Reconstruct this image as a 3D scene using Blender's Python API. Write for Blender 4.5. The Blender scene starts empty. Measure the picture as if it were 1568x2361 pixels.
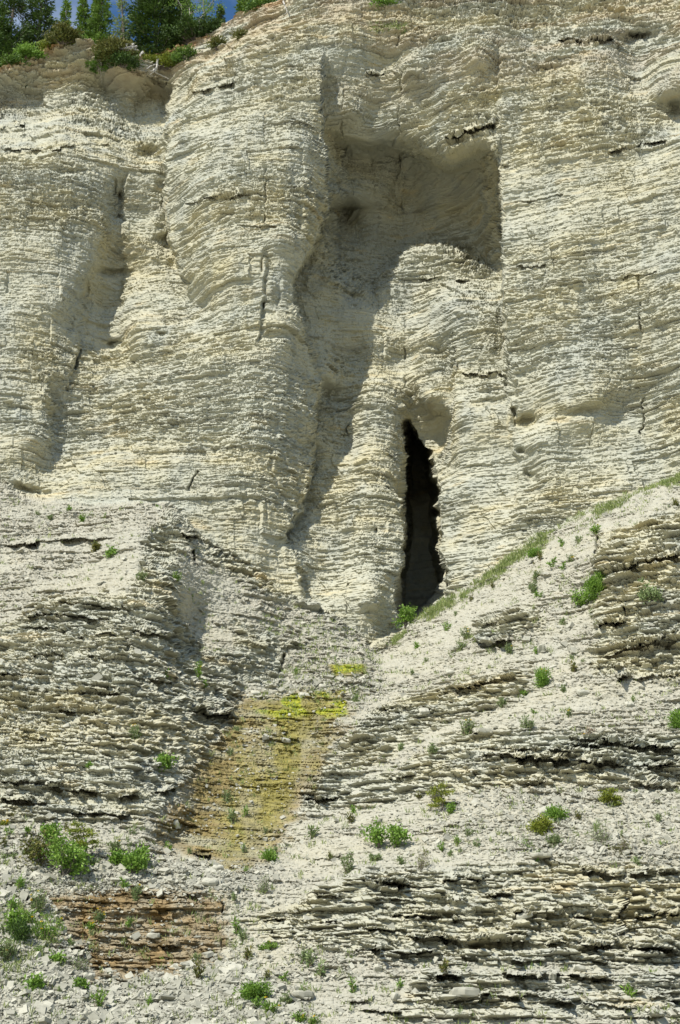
import bpy, math, random
import numpy as np
R = math.radians
scene = bpy.context.scene
col = scene.collection

# ------------------------------------------------------------------ camera, sky, sun, exposure
PITCH = R(24.0); TH = math.tan(R(17.0)); CAMZ = 1.7
cd = bpy.data.cameras.new("camera"); cam = bpy.data.objects.new("camera", cd); col.objects.link(cam)
cam.location = (0, 0, CAMZ); cam.rotation_euler = (R(90) + PITCH, 0, 0)
cd.sensor_fit = 'VERTICAL'; cd.angle = R(34.0); cd.clip_start = 0.1; cd.clip_end = 3000
scene.camera = cam
SUN_AZ = R(41)      # to the left of the direction from the cliff to the camera
SUN_EL = R(50)
SUNV = np.array([-math.sin(SUN_AZ)*math.cos(SUN_EL), -math.cos(SUN_AZ)*math.cos(SUN_EL), math.sin(SUN_EL)])
world = bpy.data.worlds.new("World"); scene.world = world; world.use_nodes = True
nt = world.node_tree; nt.nodes.clear()
wo = nt.nodes.new('ShaderNodeOutputWorld'); bg = nt.nodes.new('ShaderNodeBackground')
sky = nt.nodes.new('ShaderNodeTexSky'); sky.sky_type = 'NISHITA'; sky.sun_disc = False
sky.sun_elevation = SUN_EL
sky.sun_rotation = math.atan2(SUNV[0], SUNV[1])
sky.air_density = 1.0; sky.dust_density = 0.3; sky.ozone_density = 2.0
tc = nt.nodes.new('ShaderNodeTexCoord'); mp = nt.nodes.new('ShaderNodeMapping'); mp.inputs['Scale'].default_value = (2.2, 2.2, 4.0)
mp.inputs['Location'].default_value = (0.35, 0.1, 0.3)
cn = nt.nodes.new('ShaderNodeTexNoise'); cn.inputs['Scale'].default_value = 2.2; cn.inputs['Detail'].default_value = 7
cr = nt.nodes.new('ShaderNodeMapRange'); cr.inputs['From Min'].default_value = 0.50; cr.inputs['From Max'].default_value = 0.76
mx = nt.nodes.new('ShaderNodeMix'); mx.data_type = 'RGBA'
hs = nt.nodes.new('ShaderNodeHueSaturation'); hs.inputs['Saturation'].default_value = 1.2
nt.links.new(tc.outputs['Generated'], mp.inputs['Vector']); nt.links.new(mp.outputs[0], cn.inputs['Vector'])
nt.links.new(cn.outputs[0], cr.inputs['Value']); nt.links.new(cr.outputs[0], mx.inputs[0])
nt.links.new(sky.outputs[0], hs.inputs['Color']); nt.links.new(hs.outputs[0], mx.inputs[6]); mx.inputs[7].default_value = (7.5, 8.2, 9.0, 1)
nt.links.new(mx.outputs[2], bg.inputs['Color']); bg.inputs['Strength'].default_value = 0.085
nt.links.new(bg.outputs[0], wo.inputs['Surface'])
sd = bpy.data.lights.new("sun", 'SUN'); sd.energy = 4.4; sd.angle = R(0.5); sd.color = (1.0, 0.965, 0.90)
sun = bpy.data.objects.new("sun", sd); col.objects.link(sun)
from mathutils import Vector
sun.rotation_euler = Vector(SUNV).to_track_quat('Z', 'Y').to_euler()
scene.view_settings.view_transform = 'Standard'; scene.view_settings.look = 'None'
scene.view_settings.gamma = 1.0; scene.view_settings.exposure = 0.57
rng = np.random.default_rng(11); random.seed(11)

# ------------------------------------------------------------------ noise
def hash3(i, j, k):
    i = i.astype(np.int64).astype(np.uint32); j = j.astype(np.int64).astype(np.uint32); k = k.astype(np.int64).astype(np.uint32)
    h = i*np.uint32(374761393) + j*np.uint32(668265263) + k*np.uint32(2147483647 % 4294967296) + np.uint32(97531)
    h = (h ^ (h >> np.uint32(13)))*np.uint32(1274126177); h = (h ^ (h >> np.uint32(16)))*np.uint32(2246822519)
    h ^= h >> np.uint32(15)
    return (h & np.uint32(0xFFFFFF)).astype(np.float32)/np.float32(16777216)
def _vn(x, y, z):
    xi, yi, zi = np.floor(x), np.floor(y), np.floor(z)
    fx, fy, fz = x-xi, y-yi, z-zi
    fx = fx*fx*(3-2*fx); fy = fy*fy*(3-2*fy); fz = fz*fz*(3-2*fz)
    r = 0
    for a in (0, 1):
        wa = fx if a else 1-fx
        for b in (0, 1):
            wb = fy if b else 1-fy
            for c in (0, 1):
                wc = fz if c else 1-fz
                r = r + wa*wb*wc*hash3(xi+a, yi+b, zi+c)
    return r
def vn(x, y, z=0.0):
    x = np.asarray(x, np.float32); sh = x.shape
    y = np.broadcast_to(np.asarray(y, np.float32), sh).ravel(); z = np.broadcast_to(np.asarray(z, np.float32), sh).ravel(); x = x.ravel()
    out = np.empty(x.size, np.float32); n = 400000
    for s in range(0, x.size, n): out[s:s+n] = _vn(x[s:s+n], y[s:s+n], z[s:s+n])
    return out.reshape(sh)
def fbm(x, y, z=0.0, o=4):
    r = 0; a = 0.5; t = 0
    for i in range(o):
        f = 2.03**i
        r = r + a*vn(x*f+13.7*i, y*f+7.1*i, z*f+3.3*i); t += a; a *= 0.5
    return r/t
def ss(a, b, x):
    t = np.clip((x-a)/(b-a), 0, 1); return t*t*(3-2*t)

# ------------------------------------------------------------------ the survey: where the cliff stands (bearing px, py -> distance)
def ray(px, py):
    a = (px-784)/1180.5*TH; b = (1180.5-py)/1180.5*TH
    return a, math.cos(PITCH)-b*math.sin(PITCH), math.sin(PITCH)+b*math.cos(PITCH)
def rbf(pts, X, Y, c=25.0):
    P = np.array(pts, float); n = len(P)
    d = np.sqrt(((P[:, None, :2]-P[None, :, :2])**2).sum(-1)+c*c)
    A = np.zeros((n+3, n+3)); A[:n, :n] = -d/100 - np.eye(n)*0.01; A[:n, n] = 1; A[n, :n] = 1
    A[:n, n+1:] = P[:, :2]/1000; A[n+1:, :n] = P[:, :2].T/1000
    w = np.linalg.solve(A, np.concatenate([P[:, 2], [0, 0, 0]]))
    out = np.full(X.shape, w[n]) + w[n+1]*X/1000 + w[n+2]*Y/1000
    for i in range(n): out -= w[i]/100*np.sqrt((X-P[i, 0])**2+(Y-P[i, 1])**2+c*c)
    return out.astype(np.float32)
def sdist(poly, X, Y):            # signed distance, positive inside
    P = np.array(poly, np.float32); d2 = np.full(X.shape, 1e12, np.float32); ins = np.zeros(X.shape, bool)
    for i in range(len(P)):
        ax, ay = P[i]; bx, by = P[(i+1) % len(P)]
        ex, ey = bx-ax, by-ay
        t = np.clip(((X-ax)*ex+(Y-ay)*ey)/(ex*ex+ey*ey+1e-9), 0, 1)
        d2 = np.minimum(d2, (X-ax-t*ex)**2+(Y-ay-t*ey)**2)
        if ey != 0: ins ^= ((Y >= min(ay, by)) & (Y < max(ay, by)) & (X < ax+(Y-ay)/ey*ex))
    d = np.sqrt(d2); return np.where(ins, d, -d)
def pline(pts, x): 
    P = np.array(pts, float); return np.interp(x, P[:, 0], P[:, 1])
RIM = [(-300, 200), (-100, 175), (0, 152), (60, 128), (110, 112), (200, 100), (240, 118), (300, 132), (380, 120), (440, 100), (500, 72), (545, 38), (600, 14), (640, 2), (700, -30), (860, -110), (1100, -190), (1568, -250), (1900, -260)]
WALL = [(-250,160,56.8),(0,165,56.4),(100,130,56.9),(200,150,56.6),(280,165,56.6),(340,165,56.8),(380,130,57.4),(0,235,57.4),(-250,240,57.2),(90,240,57.4),(180,225,57.0),(240,215,57.8),(290,235,57.7),(350,215,57.9),(385,235,57.2),(395,190,57.2),(290,278,57.2),(350,268,56.8),(200,278,55.8),(480,90,56.8),(560,45,55.9),(640,10,54.8),(700,-60,54.4),(900,-120,54.6),(1200,-200,55),(1568,-250,54.5),(1830,-250,54.5),
 (0,300,55.4),(60,305,55.2),(0,330,54.2),(140,300,54.2),(250,300,55.2),(-250,300,54.5),(0,400,52.6),(150,420,52.6),(235,400,53.4),(330,330,54.8),(375,300,55.2),(120,360,52.8),(-250,500,52),
 (0,550,51.8),(150,560,52.1),(235,520,52.9),(275,480,53.8),(280,600,54.0),(265,640,53.8),(320,560,53.3),(375,520,53.3),(340,450,53.6),(400,640,52.8),(445,690,52.2),(370,770,51.8),
 (0,700,51.3),(140,700,51.5),(195,640,52.4),(225,700,53.5),(215,770,53.0),(262,790,53.2),(300,750,52.4),(150,850,51.2),(0,850,50.7),(100,900,50.6),(130,950,51.1),(125,1050,50.8),(0,1000,50.2),(-250,900,50.5),(80,1010,49.9),
 (220,900,51.6),(300,900,51.0),(200,1050,50.6),(60,1100,49.9),(200,1120,49.4),(0,1108,49.6),(-250,1120,49.5),
 (400,300,54.3),(395,450,53.2),(410,560,52.6),(440,640,51.8),(450,180,54.9),(520,150,54.6),(600,110,54.2),(680,60,53.9),(450,320,52.9),(520,300,52.4),(620,300,51.9),(700,220,52.2),(700,330,51.8),(740,330,52.6),(700,450,51.2),(745,450,52.4),
 (470,450,51.7),(560,430,51.2),(660,450,51.0),(500,560,51.2),(600,560,50.6),(670,560,50.7),(715,560,52.0),(600,660,50.3),(630,660,50.2),(668,670,51.0),(500,700,51.0),(610,740,50.2),(625,820,50.0),(650,770,50.0),(700,780,51.2),(480,800,50.5),(420,850,50.7),(350,900,50.8),
 (560,900,49.7),(660,900,50.2),(710,900,51.2),(480,1000,49.9),(620,1020,49.5),(700,1030,51.2),(660,1040,50.1),(350,1050,49.9),(560,1120,48.9),(600,1150,49.0),(670,1150,50.2),(300,1140,49.3),(440,1150,49.0),(560,1250,48.5),(600,1280,48.6),(645,1270,49.3),(690,1310,49.4),(700,1370,48.6),
 (1190,-20,54),(1170,100,52.8),(1180,250,51.6),(1180,400,50.9),(1180,550,50.5),(1185,700,50.3),(1180,850,50.1),(1190,950,50.0),(1210,1080,49.8),
 (1300,60,53.2),(1440,80,52.6),(1400,150,51.3),(1300,250,50.9),(1450,120,52.5),(1480,170,52.2),(1400,330,49.9),(1300,450,50.1),(1500,230,51.0),(1568,250,50.9),(1568,180,50.2),(1540,215,50.2),(1700,200,48.6),(1520,310,50.0),(1568,320,49.2),(1568,80,51.8),
 (1568,450,48.7),(1400,550,49.5),(1568,650,48.2),(1300,700,49.8),(1400,800,49.2),(1568,850,47.9),(1280,880,49.2),(1400,900,48.7),(1215,960,49.9),(1240,1010,49.3),(1350,960,48.8),(1430,930,49.2),(1568,900,48.0),(1320,1020,49.3),(1250,1100,49.2),(1400,1060,48.9),(1420,1140,48.5),(1568,1000,47.9),(1568,1095,47.9),(1830,300,47.5),(1830,700,47),(1830,1000,46.5),
 (1070,1330,49.0),(1150,1250,49.3),(1260,1180,49.1),(920,1450,48.9),(820,1430,48.7),(760,1400,48.6)]
RECP = [(742,60),(741,110),(744,200),(744,330),(751,430),(762,478),(742,520),(738,545),(712,590),(678,645),(668,690),(690,738),(706,790),(735,850),(740,880),(728,940),(722,1010),(715,1085),(700,1140),(668,1200),(655,1240),(690,1300),(702,1380),(760,1440),(850,1490),(1080,1360),(1190,1200),(1190,1080),(1172,1000),(1170,900),(1166,780),(1160,640),(1152,520),(1152,400),(1154,300),(1150,180),(1152,110),(1050,40),(900,40)]
REC = [(742,60,53.8),(760,200,53.9),(765,440,54.9),(800,60,53.8),(830,150,53.9),(910,140,53.7),(905,60,53.7),(925,150,53.2),(925,290,53.6),(850,250,54.0),(1000,50,53.4),(1080,60,53.0),(1140,110,52.8),(1000,140,52.7),(1070,150,52.3),(1110,130,52.0),(1140,150,52.5),
 (1030,260,52.7),(1060,330,52.0),(1130,330,51.3),(1148,290,51.9),(1000,300,53.0),(1100,230,52.3),(960,220,53.4),
 (760,250,53.7),(830,250,53.7),(900,280,53.7),(765,330,54.7),(830,335,54.8),(900,345,54.9),(935,335,54.3),(980,335,53.2),(1050,345,52.0),(1148,335,51.0),(830,400,55.0),(910,400,55.2),(940,400,55.4),(1000,400,54.6),(1060,400,53.7),(1148,400,52.8),(940,470,56.0),(1000,460,55.4),(1070,460,54.5),(1148,460,53.6),(1000,540,55.8),(1070,550,54.9),(1148,560,54.2),
 (770,470,55.0),(810,470,55.1),(790,500,56.3),(760,540,55.3),(900,500,55.8),(930,560,56.2),(830,600,55.2),(720,620,54.4),(700,700,53.4),(760,720,53.8),(840,700,54.2),(930,700,55.2),(1000,640,55.0),(1080,660,54.0),(1140,680,53.2),
 (1148,720,52.1),(1050,700,53.0),(1040,790,52.8),(1110,800,51.8),(1148,850,51.6),(1000,780,53.4),(960,800,53.9),(930,830,54.3),(860,800,53.7),(800,830,53.9),(740,820,52.6),(760,860,52.6),
 (760,900,53.2),(800,960,53.2),(870,920,52.7),(930,920,53.2),(990,900,52.5),(1035,900,52.0),(1060,950,51.3),(1150,950,50.7),(1100,900,51.6),(740,1000,52.0),(800,1030,52.8),(870,1030,52.0),(930,1000,53.0),(980,970,52.8),(1020,1010,52.6),(1048,1020,51.5),
 (730,1100,51.5),(800,1130,51.2),(870,1130,50.8),(910,1100,51.6),(1000,1080,52.0),(1030,1110,51.3),(1060,1120,50.8),(1150,1100,50.4),(1100,1040,50.9),(700,1200,50.4),(760,1230,50.5),(850,1250,50.0),(910,1250,50.6),(1025,1200,50.9),(1050,1250,50.1),(1150,1200,49.7),
 (680,1260,50.0),(720,1320,50.0),(800,1330,49.6),(870,1350,49.1),(915,1350,49.9),(1030,1330,49.6),(1080,1330,49.1),(850,1440,48.8),(760,1400,49.0),(900,1450,49.3),(1190,1100,50.2),(1180,1000,50.4),(1165,600,54.0),(1165,450,53.6),(1165,300,51.4),(1165,800,51.7)]
CAVE = [(938,975),(950,990),(980,1030),(1000,1090),(1004,1140),(1005,1180),(1010,1230),(1006,1270),(1020,1310),(1026,1345),(1012,1372),(990,1395),(955,1425),(925,1432),(917,1400),(919,1340),(926,1280),(934,1210),(930,1150),(934,1090)]
TOPT = [(-400,1115),(0,1112),(60,1150),(210,1165),(390,1160),(450,1215),(510,1255),(600,1310),(660,1360),(715,1385),(770,1425),(830,1470),(872,1502),(905,1478),(960,1428),(1010,1392),(1070,1352),(1120,1322),(1190,1280),(1250,1240),(1330,1200),(1400,1162),(1480,1130),(1568,1092),(2000,960)]
TAL = [(-250,1120,49.3),(0,1120,49.3),(100,1150,48.8),(210,1165,48.5),(390,1165,48.2),(-250,1260,46.8),(0,1200,47.6),(150,1210,47.5),(0,1250,46.7),(200,1245,46.8),(0,1275,46.5),(200,1268,46.6),(0,1340,45.2),(150,1320,45.4),(0,1420,43.6),(-250,1420,43.6),
 (260,1240,46.3),(340,1235,46.0),(400,1200,47.2),(440,1225,47.4),(240,1330,44.4),(320,1310,44.1),(120,1390,43.4),(200,1385,42.9),(300,1370,42.6),(370,1380,42.9),(60,1450,42.4),(200,1440,42.1),(300,1440,41.9),(385,1450,42.7),
 (415,1360,44.6),(405,1290,45.4),(430,1420,45.0),(420,1480,44.2),(370,1255,46.5),(450,1290,46.6),(510,1270,48.0),(500,1340,46.8),(600,1330,48.2),(600,1400,46.9),(680,1400,47.9),(520,1430,45.8),(560,1500,44.9),(620,1490,45.9),(660,1530,45.6),(700,1450,47.2),(770,1440,48.0),(830,1480,48.3),
 (450,1540,43.4),(380,1530,42.0),(520,1600,43.6),(545,1640,43.2),(0,1500,41.6),(100,1500,41.4),(200,1520,40.9),(280,1560,40.4),(340,1600,40.5),(400,1620,41.0),(470,1680,41.3),(500,1740,41.0),(-250,1500,41.6),
 (0,1600,39.8),(120,1620,39.6),(250,1650,39.3),(350,1720,39.0),(430,1800,39.2),(0,1720,38.0),(150,1740,38.0),(300,1800,37.6),(400,1880,37.8),(0,1800,37.4),(150,1850,37.1),(300,1870,37.1),(-250,1800,37.4),
 (0,1900,36.4),(150,1930,35.9),(330,1930,36.2),(0,2000,34.8),(150,2020,34.7),(300,2035,34.8),(-250,2000,34.8),(420,2000,35.6),(420,2040,34.9),(510,2045,34.9),(180,2045,34.5),(180,2110,34.1),(320,2110,34.2),(500,2100,34.4),(220,2180,33.7),(350,2200,33.6),(500,2190,33.8),(240,2235,33.2),(380,2230,33.1),(510,2220,33.3),
 (80,2080,34.0),(100,2150,33.4),(0,2100,33.6),(0,2200,32.4),(100,2240,32.2),(0,2361,30.6),(200,2300,31.8),(200,2361,31.1),(400,2300,32.0),(400,2361,31.2),(600,2361,31.1),(550,2290,32.0),(-250,2250,31.6),(0,2620,27.5),(400,2620,27.7),(800,2620,27.8),(1200,2620,28),(1568,2620,28),(-250,2620,27.5),(1830,2620,28),
 (545,1610,43.9),(640,1600,44.3),(740,1590,44.6),(800,1590,44.7),(640,1560,45.2),(760,1560,45.4),(760,1525,46.0),(830,1525,46.2),(840,1500,47.6),(600,1700,42.0),(700,1700,42.5),(790,1700,42.4),(500,1790,40.2),(600,1800,40.5),(690,1800,40.7),(430,1880,38.6),(550,1900,38.8),(650,1890,39.2),(400,1950,37.2),(500,1970,37.2),(620,1970,37.5),(560,2010,36.2),
 (872,1505,48.4),(960,1430,48.5),(1070,1355,48.5),(1250,1243,48.4),(1400,1165,48.2),(1568,1100,47.6),(1830,1020,46.8),(900,1540,46.4),(1000,1480,46.4),(1100,1420,46.2),(1250,1330,45.8),(1380,1240,45.9),(1500,1180,46.0),(1830,1200,44),
 (1400,1300,44.0),(1568,1230,44.2),(1390,1330,43.7),(1340,1380,44.2),(900,1620,44.2),(1000,1600,43.5),(1100,1520,43.8),(1200,1560,42.4),(1200,1440,44.2),(1300,1450,43.5),(1380,1430,42.8),(1470,1400,42.3),(1568,1380,42.1),(1380,1540,41.2),(1568,1540,40.7),(1830,1500,40),
 (850,1700,42.2),(960,1700,41.4),(1050,1680,41.2),(1150,1640,41.2),(1300,1620,40.7),(1050,1720,40.3),(1150,1720,39.9),(1300,1700,39.6),(1450,1700,39.1),(1568,1700,38.9),(1100,1780,39.2),(1300,1790,38.8),(1568,1800,38.2),(1830,1750,38),(750,1800,40.8),(850,1790,40.3),(950,1800,39.4),
 (700,1880,39.2),(820,1900,38.3),(950,1900,37.5),(1100,1880,37.3),(1300,1880,37.0),(1568,1880,36.8),(670,1960,37.9),(780,2000,36.3),(950,1990,35.9),(1100,1980,35.7),(1300,1970,35.6),(1568,1975,35.4),(1830,1950,35),
 (620,2050,35.5),(720,2080,35.1),(840,2040,34.9),(1000,2040,34.8),(1200,2050,34.6),(1440,2020,34.8),(1440,2070,34.4),(1568,2060,34.6),(620,2150,34.1),(760,2160,33.8),(1000,2140,33.8),(1300,2150,33.6),(1568,2160,33.6),(600,2230,33.0),(800,2240,32.8),(1000,2240,32.5),(1300,2240,32.6),(1568,2240,32.6),(800,2330,31.6),(1100,2330,31.5),(1400,2330,31.5),(1568,2361,31.2),(1830,2300,31.5)]

# columns and rows of the survey grid
cin = np.arange(-260, 1832, 1.75)
gr = np.cumsum(1.75*1.045**np.arange(1, 112)); gr = gr[gr < 7000]
PXc = np.concatenate([(-260-gr)[::-1], cin, cin[-1]+gr]); NC = len(PXc)
NR = 1900
S = np.linspace(0, 1, NR)
PXs = np.clip(PXc, -280, 1850)
rimc = pline(RIM, PXs) + 7*(vn(PXc/30., 0*PXc, 5.5)-.5) + 7*(vn(PXc/9., 0*PXc, 9.5)-.5)
bottom = 2600.
PY = (rimc[:, None] + S[None, :]*(bottom-rimc[:, None])).astype(np.float32)      # NC x NR
PX = np.repeat(PXs[:, None], NR, 1).astype(np.float32)
PXT = np.repeat(PXc[:, None], NR, 1).astype(np.float32)
# coarse evaluation
gx = np.arange(-284, 1860, 6.0); gy = np.arange(-300, 2640, 6.0)
GX, GY = np.meshgrid(gx, gy, indexing='ij')
def up(G):
    u = (PX-gx[0])/6; v = (PY-gy[0])/6
    i = np.clip(u.astype(int), 0, len(gx)-2); j = np.clip(v.astype(int), 0, len(gy)-2); fu = (u-i).astype(np.float32); fv = (v-j).astype(np.float32)
    G = G.astype(np.float32)
    return (G[i, j]*(1-fu)+G[i+1, j]*fu)*(1-fv)+(G[i, j+1]*(1-fu)+G[i+1, j+1]*fu)*fv
wx = PX + 16*(fbm(PX/22, PY/14, 1.1, 3)-.5); wy = PY + 12*(fbm(PX/22, PY/14, 8.8, 3)-.5)
Yw = up(rbf(WALL, GX, GY)); Yr = up(rbf(REC, GX, GY)); Yt = up(rbf(TAL, GX, GY, 14))
mrec = ss(-5, 5, sdist(RECP, wx, wy))*ss(60, 230, PY+.25*(PX-742))
Y = Yw + (Yr-Yw)*mrec
sdc = sdist(CAVE, PX+6*(fbm(PX/18, PY/14, 1.7, 2)-.5)*2, PY); mcave = ss(-11, -1, sdc)
Y = Y + 1.2*ss(-14, 46, sdist([(938,870),(975,915),(1020,930),(1046,955),(1047,1075),(1020,1140),(990,1150),(935,1160),(912,1120),(905,1010),(920,930)], wx, wy))*mrec
Y = Y + 1.7*ss(-5, 55, sdist([(750,300),(800,318),(850,322),(910,318),(960,325),(1034,350),(1104,322),(1152,335),(1158,640),(1100,632),(1034,600),(960,585),(925,640),(880,720),(800,700),(745,600),(752,480)], wx, wy))*mrec
Y = Y + mcave*(2.6+6.5*ss(-8, 16, sdc)) + .5*mcave*(fbm(PX/26, PY/30, 4., 3)-.5)
top = pline(TOPT, PXs)[:, None] + 9*(vn(PX/14, PY*0, 2.2)-.5)
mt = ss(-5, 5, PY-top)
mt = np.maximum(mt, 0)
Yt = np.where(PY < top+25, np.minimum(Yt, np.maximum(Y, Yt-1.2)), Yt)
Y = Y + (Yt-Y)*mt

# hand placed joints, hollows and slabs ------------------------------------------------
def groove(pts, w, amt, jit=4):
    global Y
    P = np.array(pts, np.float32); d = np.full(PX.shape, 1e6, np.float32)
    x0, x1 = P[:, 0].min()-4*w-10, P[:, 0].max()+4*w+10; y0, y1 = P[:, 1].min()-4*w-10, P[:, 1].max()+4*w+10
    ci = np.where((PXs > x0) & (PXs < x1))[0]; c0, c1 = ci[0], ci[-1]+1
    X_, Y_ = PX[c0:c1], PY[c0:c1]
    jx = jit*(vn(X_*0+3, Y_/14, 3.)-.5)*2
    d = np.full(X_.shape, 1e6, np.float32)
    for (ax, ay), (bx, by) in zip(P[:-1], P[1:]):
        ex, ey = bx-ax, by-ay; t = np.clip(((X_-ax)*ex+(Y_-ay)*ey)/(ex*ex+ey*ey), 0, 1)
        d = np.minimum(d, np.hypot(X_+jx-ax-t*ex, Y_-ay-t*ey))
    Y[c0:c1] += amt*np.exp(-(d/w)**2)*(1.6*ss(.3, .7, vn(X_*0+len(pts), Y_/22, 6.+x0)))
def hollow(x, y, rx, ry, amt, ang=0.0, pw=2):
    global Y
    ci = np.where((PXs > x-3*max(rx, ry)) & (PXs < x+3*max(rx, ry)))[0]
    if len(ci) == 0: return
    c0, c1 = ci[0], ci[-1]+1; c, s = math.cos(R(ang)), math.sin(R(ang))
    dx, dy = wx[c0:c1]-x, wy[c0:c1]-y; u = (dx*c+dy*s)/rx; v = (-dx*s+dy*c)/ry
    Y[c0:c1] += amt*np.exp(-(u*u+v*v)**(pw/2))
def ledge(x0, y0, x1, y1, h=14, prot=.35, cut=.3, hc=12):
    global Y
    ci = np.where((PXs > x0-12) & (PXs < x1+12))[0]; c0, c1 = ci[0], ci[-1]+1
    X_ = PX[c0:c1]; t = (X_-x0)/(x1-x0)
    xb = X_+5*(vn(X_/9, PY[c0:c1]/9, y0)-.5); st_ = hash3(np.floor(xb/23+.31*y0), X_*0, X_*0+y0); s2_ = hash3(np.floor(xb/9.5+.17*y0), X_*0+2, X_*0+y0)
    yl = y0+(y1-y0)*t + 3*(vn(X_/30, X_*0, y0*.37)-.5)+5*(st_-.5)+3*(s2_-.5)
    en = ss(0, .08, t+.02*(vn(PY[c0:c1]/4, X_*0, 1.)-.5))*ss(0, .08, 1-t)
    d = PY[c0:c1]-yl; hh = h*(.6+.8*vn(X_/30, X_*0, y0*.11)); br = .55+.9*vn(X_/20, X_*0, y0*.53)
    a = np.where(d <= 0, -prot*ss(-hh, -hh*.35, d), cut*np.clip(1-d/(hc*br+1), 0, 1)**.6*ss(0, 1.5, d))
    a = a*(.55+.55*st_+.3*s2_)
    Y[c0:c1] += a*en*br*(.25+.75*ss(.3, .5, vn(X_/26+3, X_*0, y0*.91)))*.85
for g in [([(612,230),(612,420),(608,560),(604,640)],2.2,.12),([(790,120),(789,300),(790,440)],2.,.08),([(916,60),(916,240),(920,420),(932,520),(934,700),(934,880),(940,960)],2.2,.10),
          ([(268,390),(262,470),(250,560)],3,.15),([(1046,770),(1046,900),(1044,1000)],2.4,.15),([(606,700),(600,760),(592,800)],2.4,.15),([(187,800),(165,870),(155,900)],3,.3),([(1474,640),(1476,800),(1478,1000)],2.4,.16),
          ([(806,900),(804,1010)],2.6,.3),([(455,1090),(440,1130)],2.4,.2),([(880,1190),(868,1225)],2.4,.35),
          ([(1170,850),(1180,950),(1195,1040),(1230,1120)],7,.3),([(1440,2000),(1440,2060),(1442,2150)],3,.45),([(1445,1410),(1445,1440)],3,.4),([(805,1350),(800,1440)],2,.1),
          ([(660,1480),(640,1570)],4,.4),([(452,1240),(450,1290)],3,.45),([(1378,1240),(1376,1330)],4,.3),([(512,2060),(520,2130),(508,2200)],2,.1)]: groove(*g)
for h in [(340,352,32,16,.9),(278,455,9,10,.4),(280,496,7,6,.4),(262,625,34,9,.6),(265,788,16,9,.6),(255,695,40,60,.3),(166,395,38,7,.3),(372,770,14,8,.4),(640,772,28,14,.35,0,4),(1015,812,20,16,.45),(785,488,36,9,.6),(1470,85,30,8,.9,-8),(1215,965,16,12,.6),(1130,925,30,8,.4),(1350,945,40,10,.4,-8),
          (1545,255,26,20,.6,35),(60,1135,45,8,.5,8),(985,1062,14,30,-.4),(200,675,12,45,.8,8),(100,940,20,50,-.4),(430,1060,60,18,-.25),(850,1385,30,26,-.6,30),(120,470,60,12,.2),(845,1050,40,50,-.3),
          (470,1965,16,5,.6),(690,1300,26,50,-.35,-20),(1020,1120,14,40,-.35),(400,1215,40,14,-.4,35),(700,560,20,40,-.3),(340,1290,34,30,-.3)]: hollow(*h)
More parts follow.
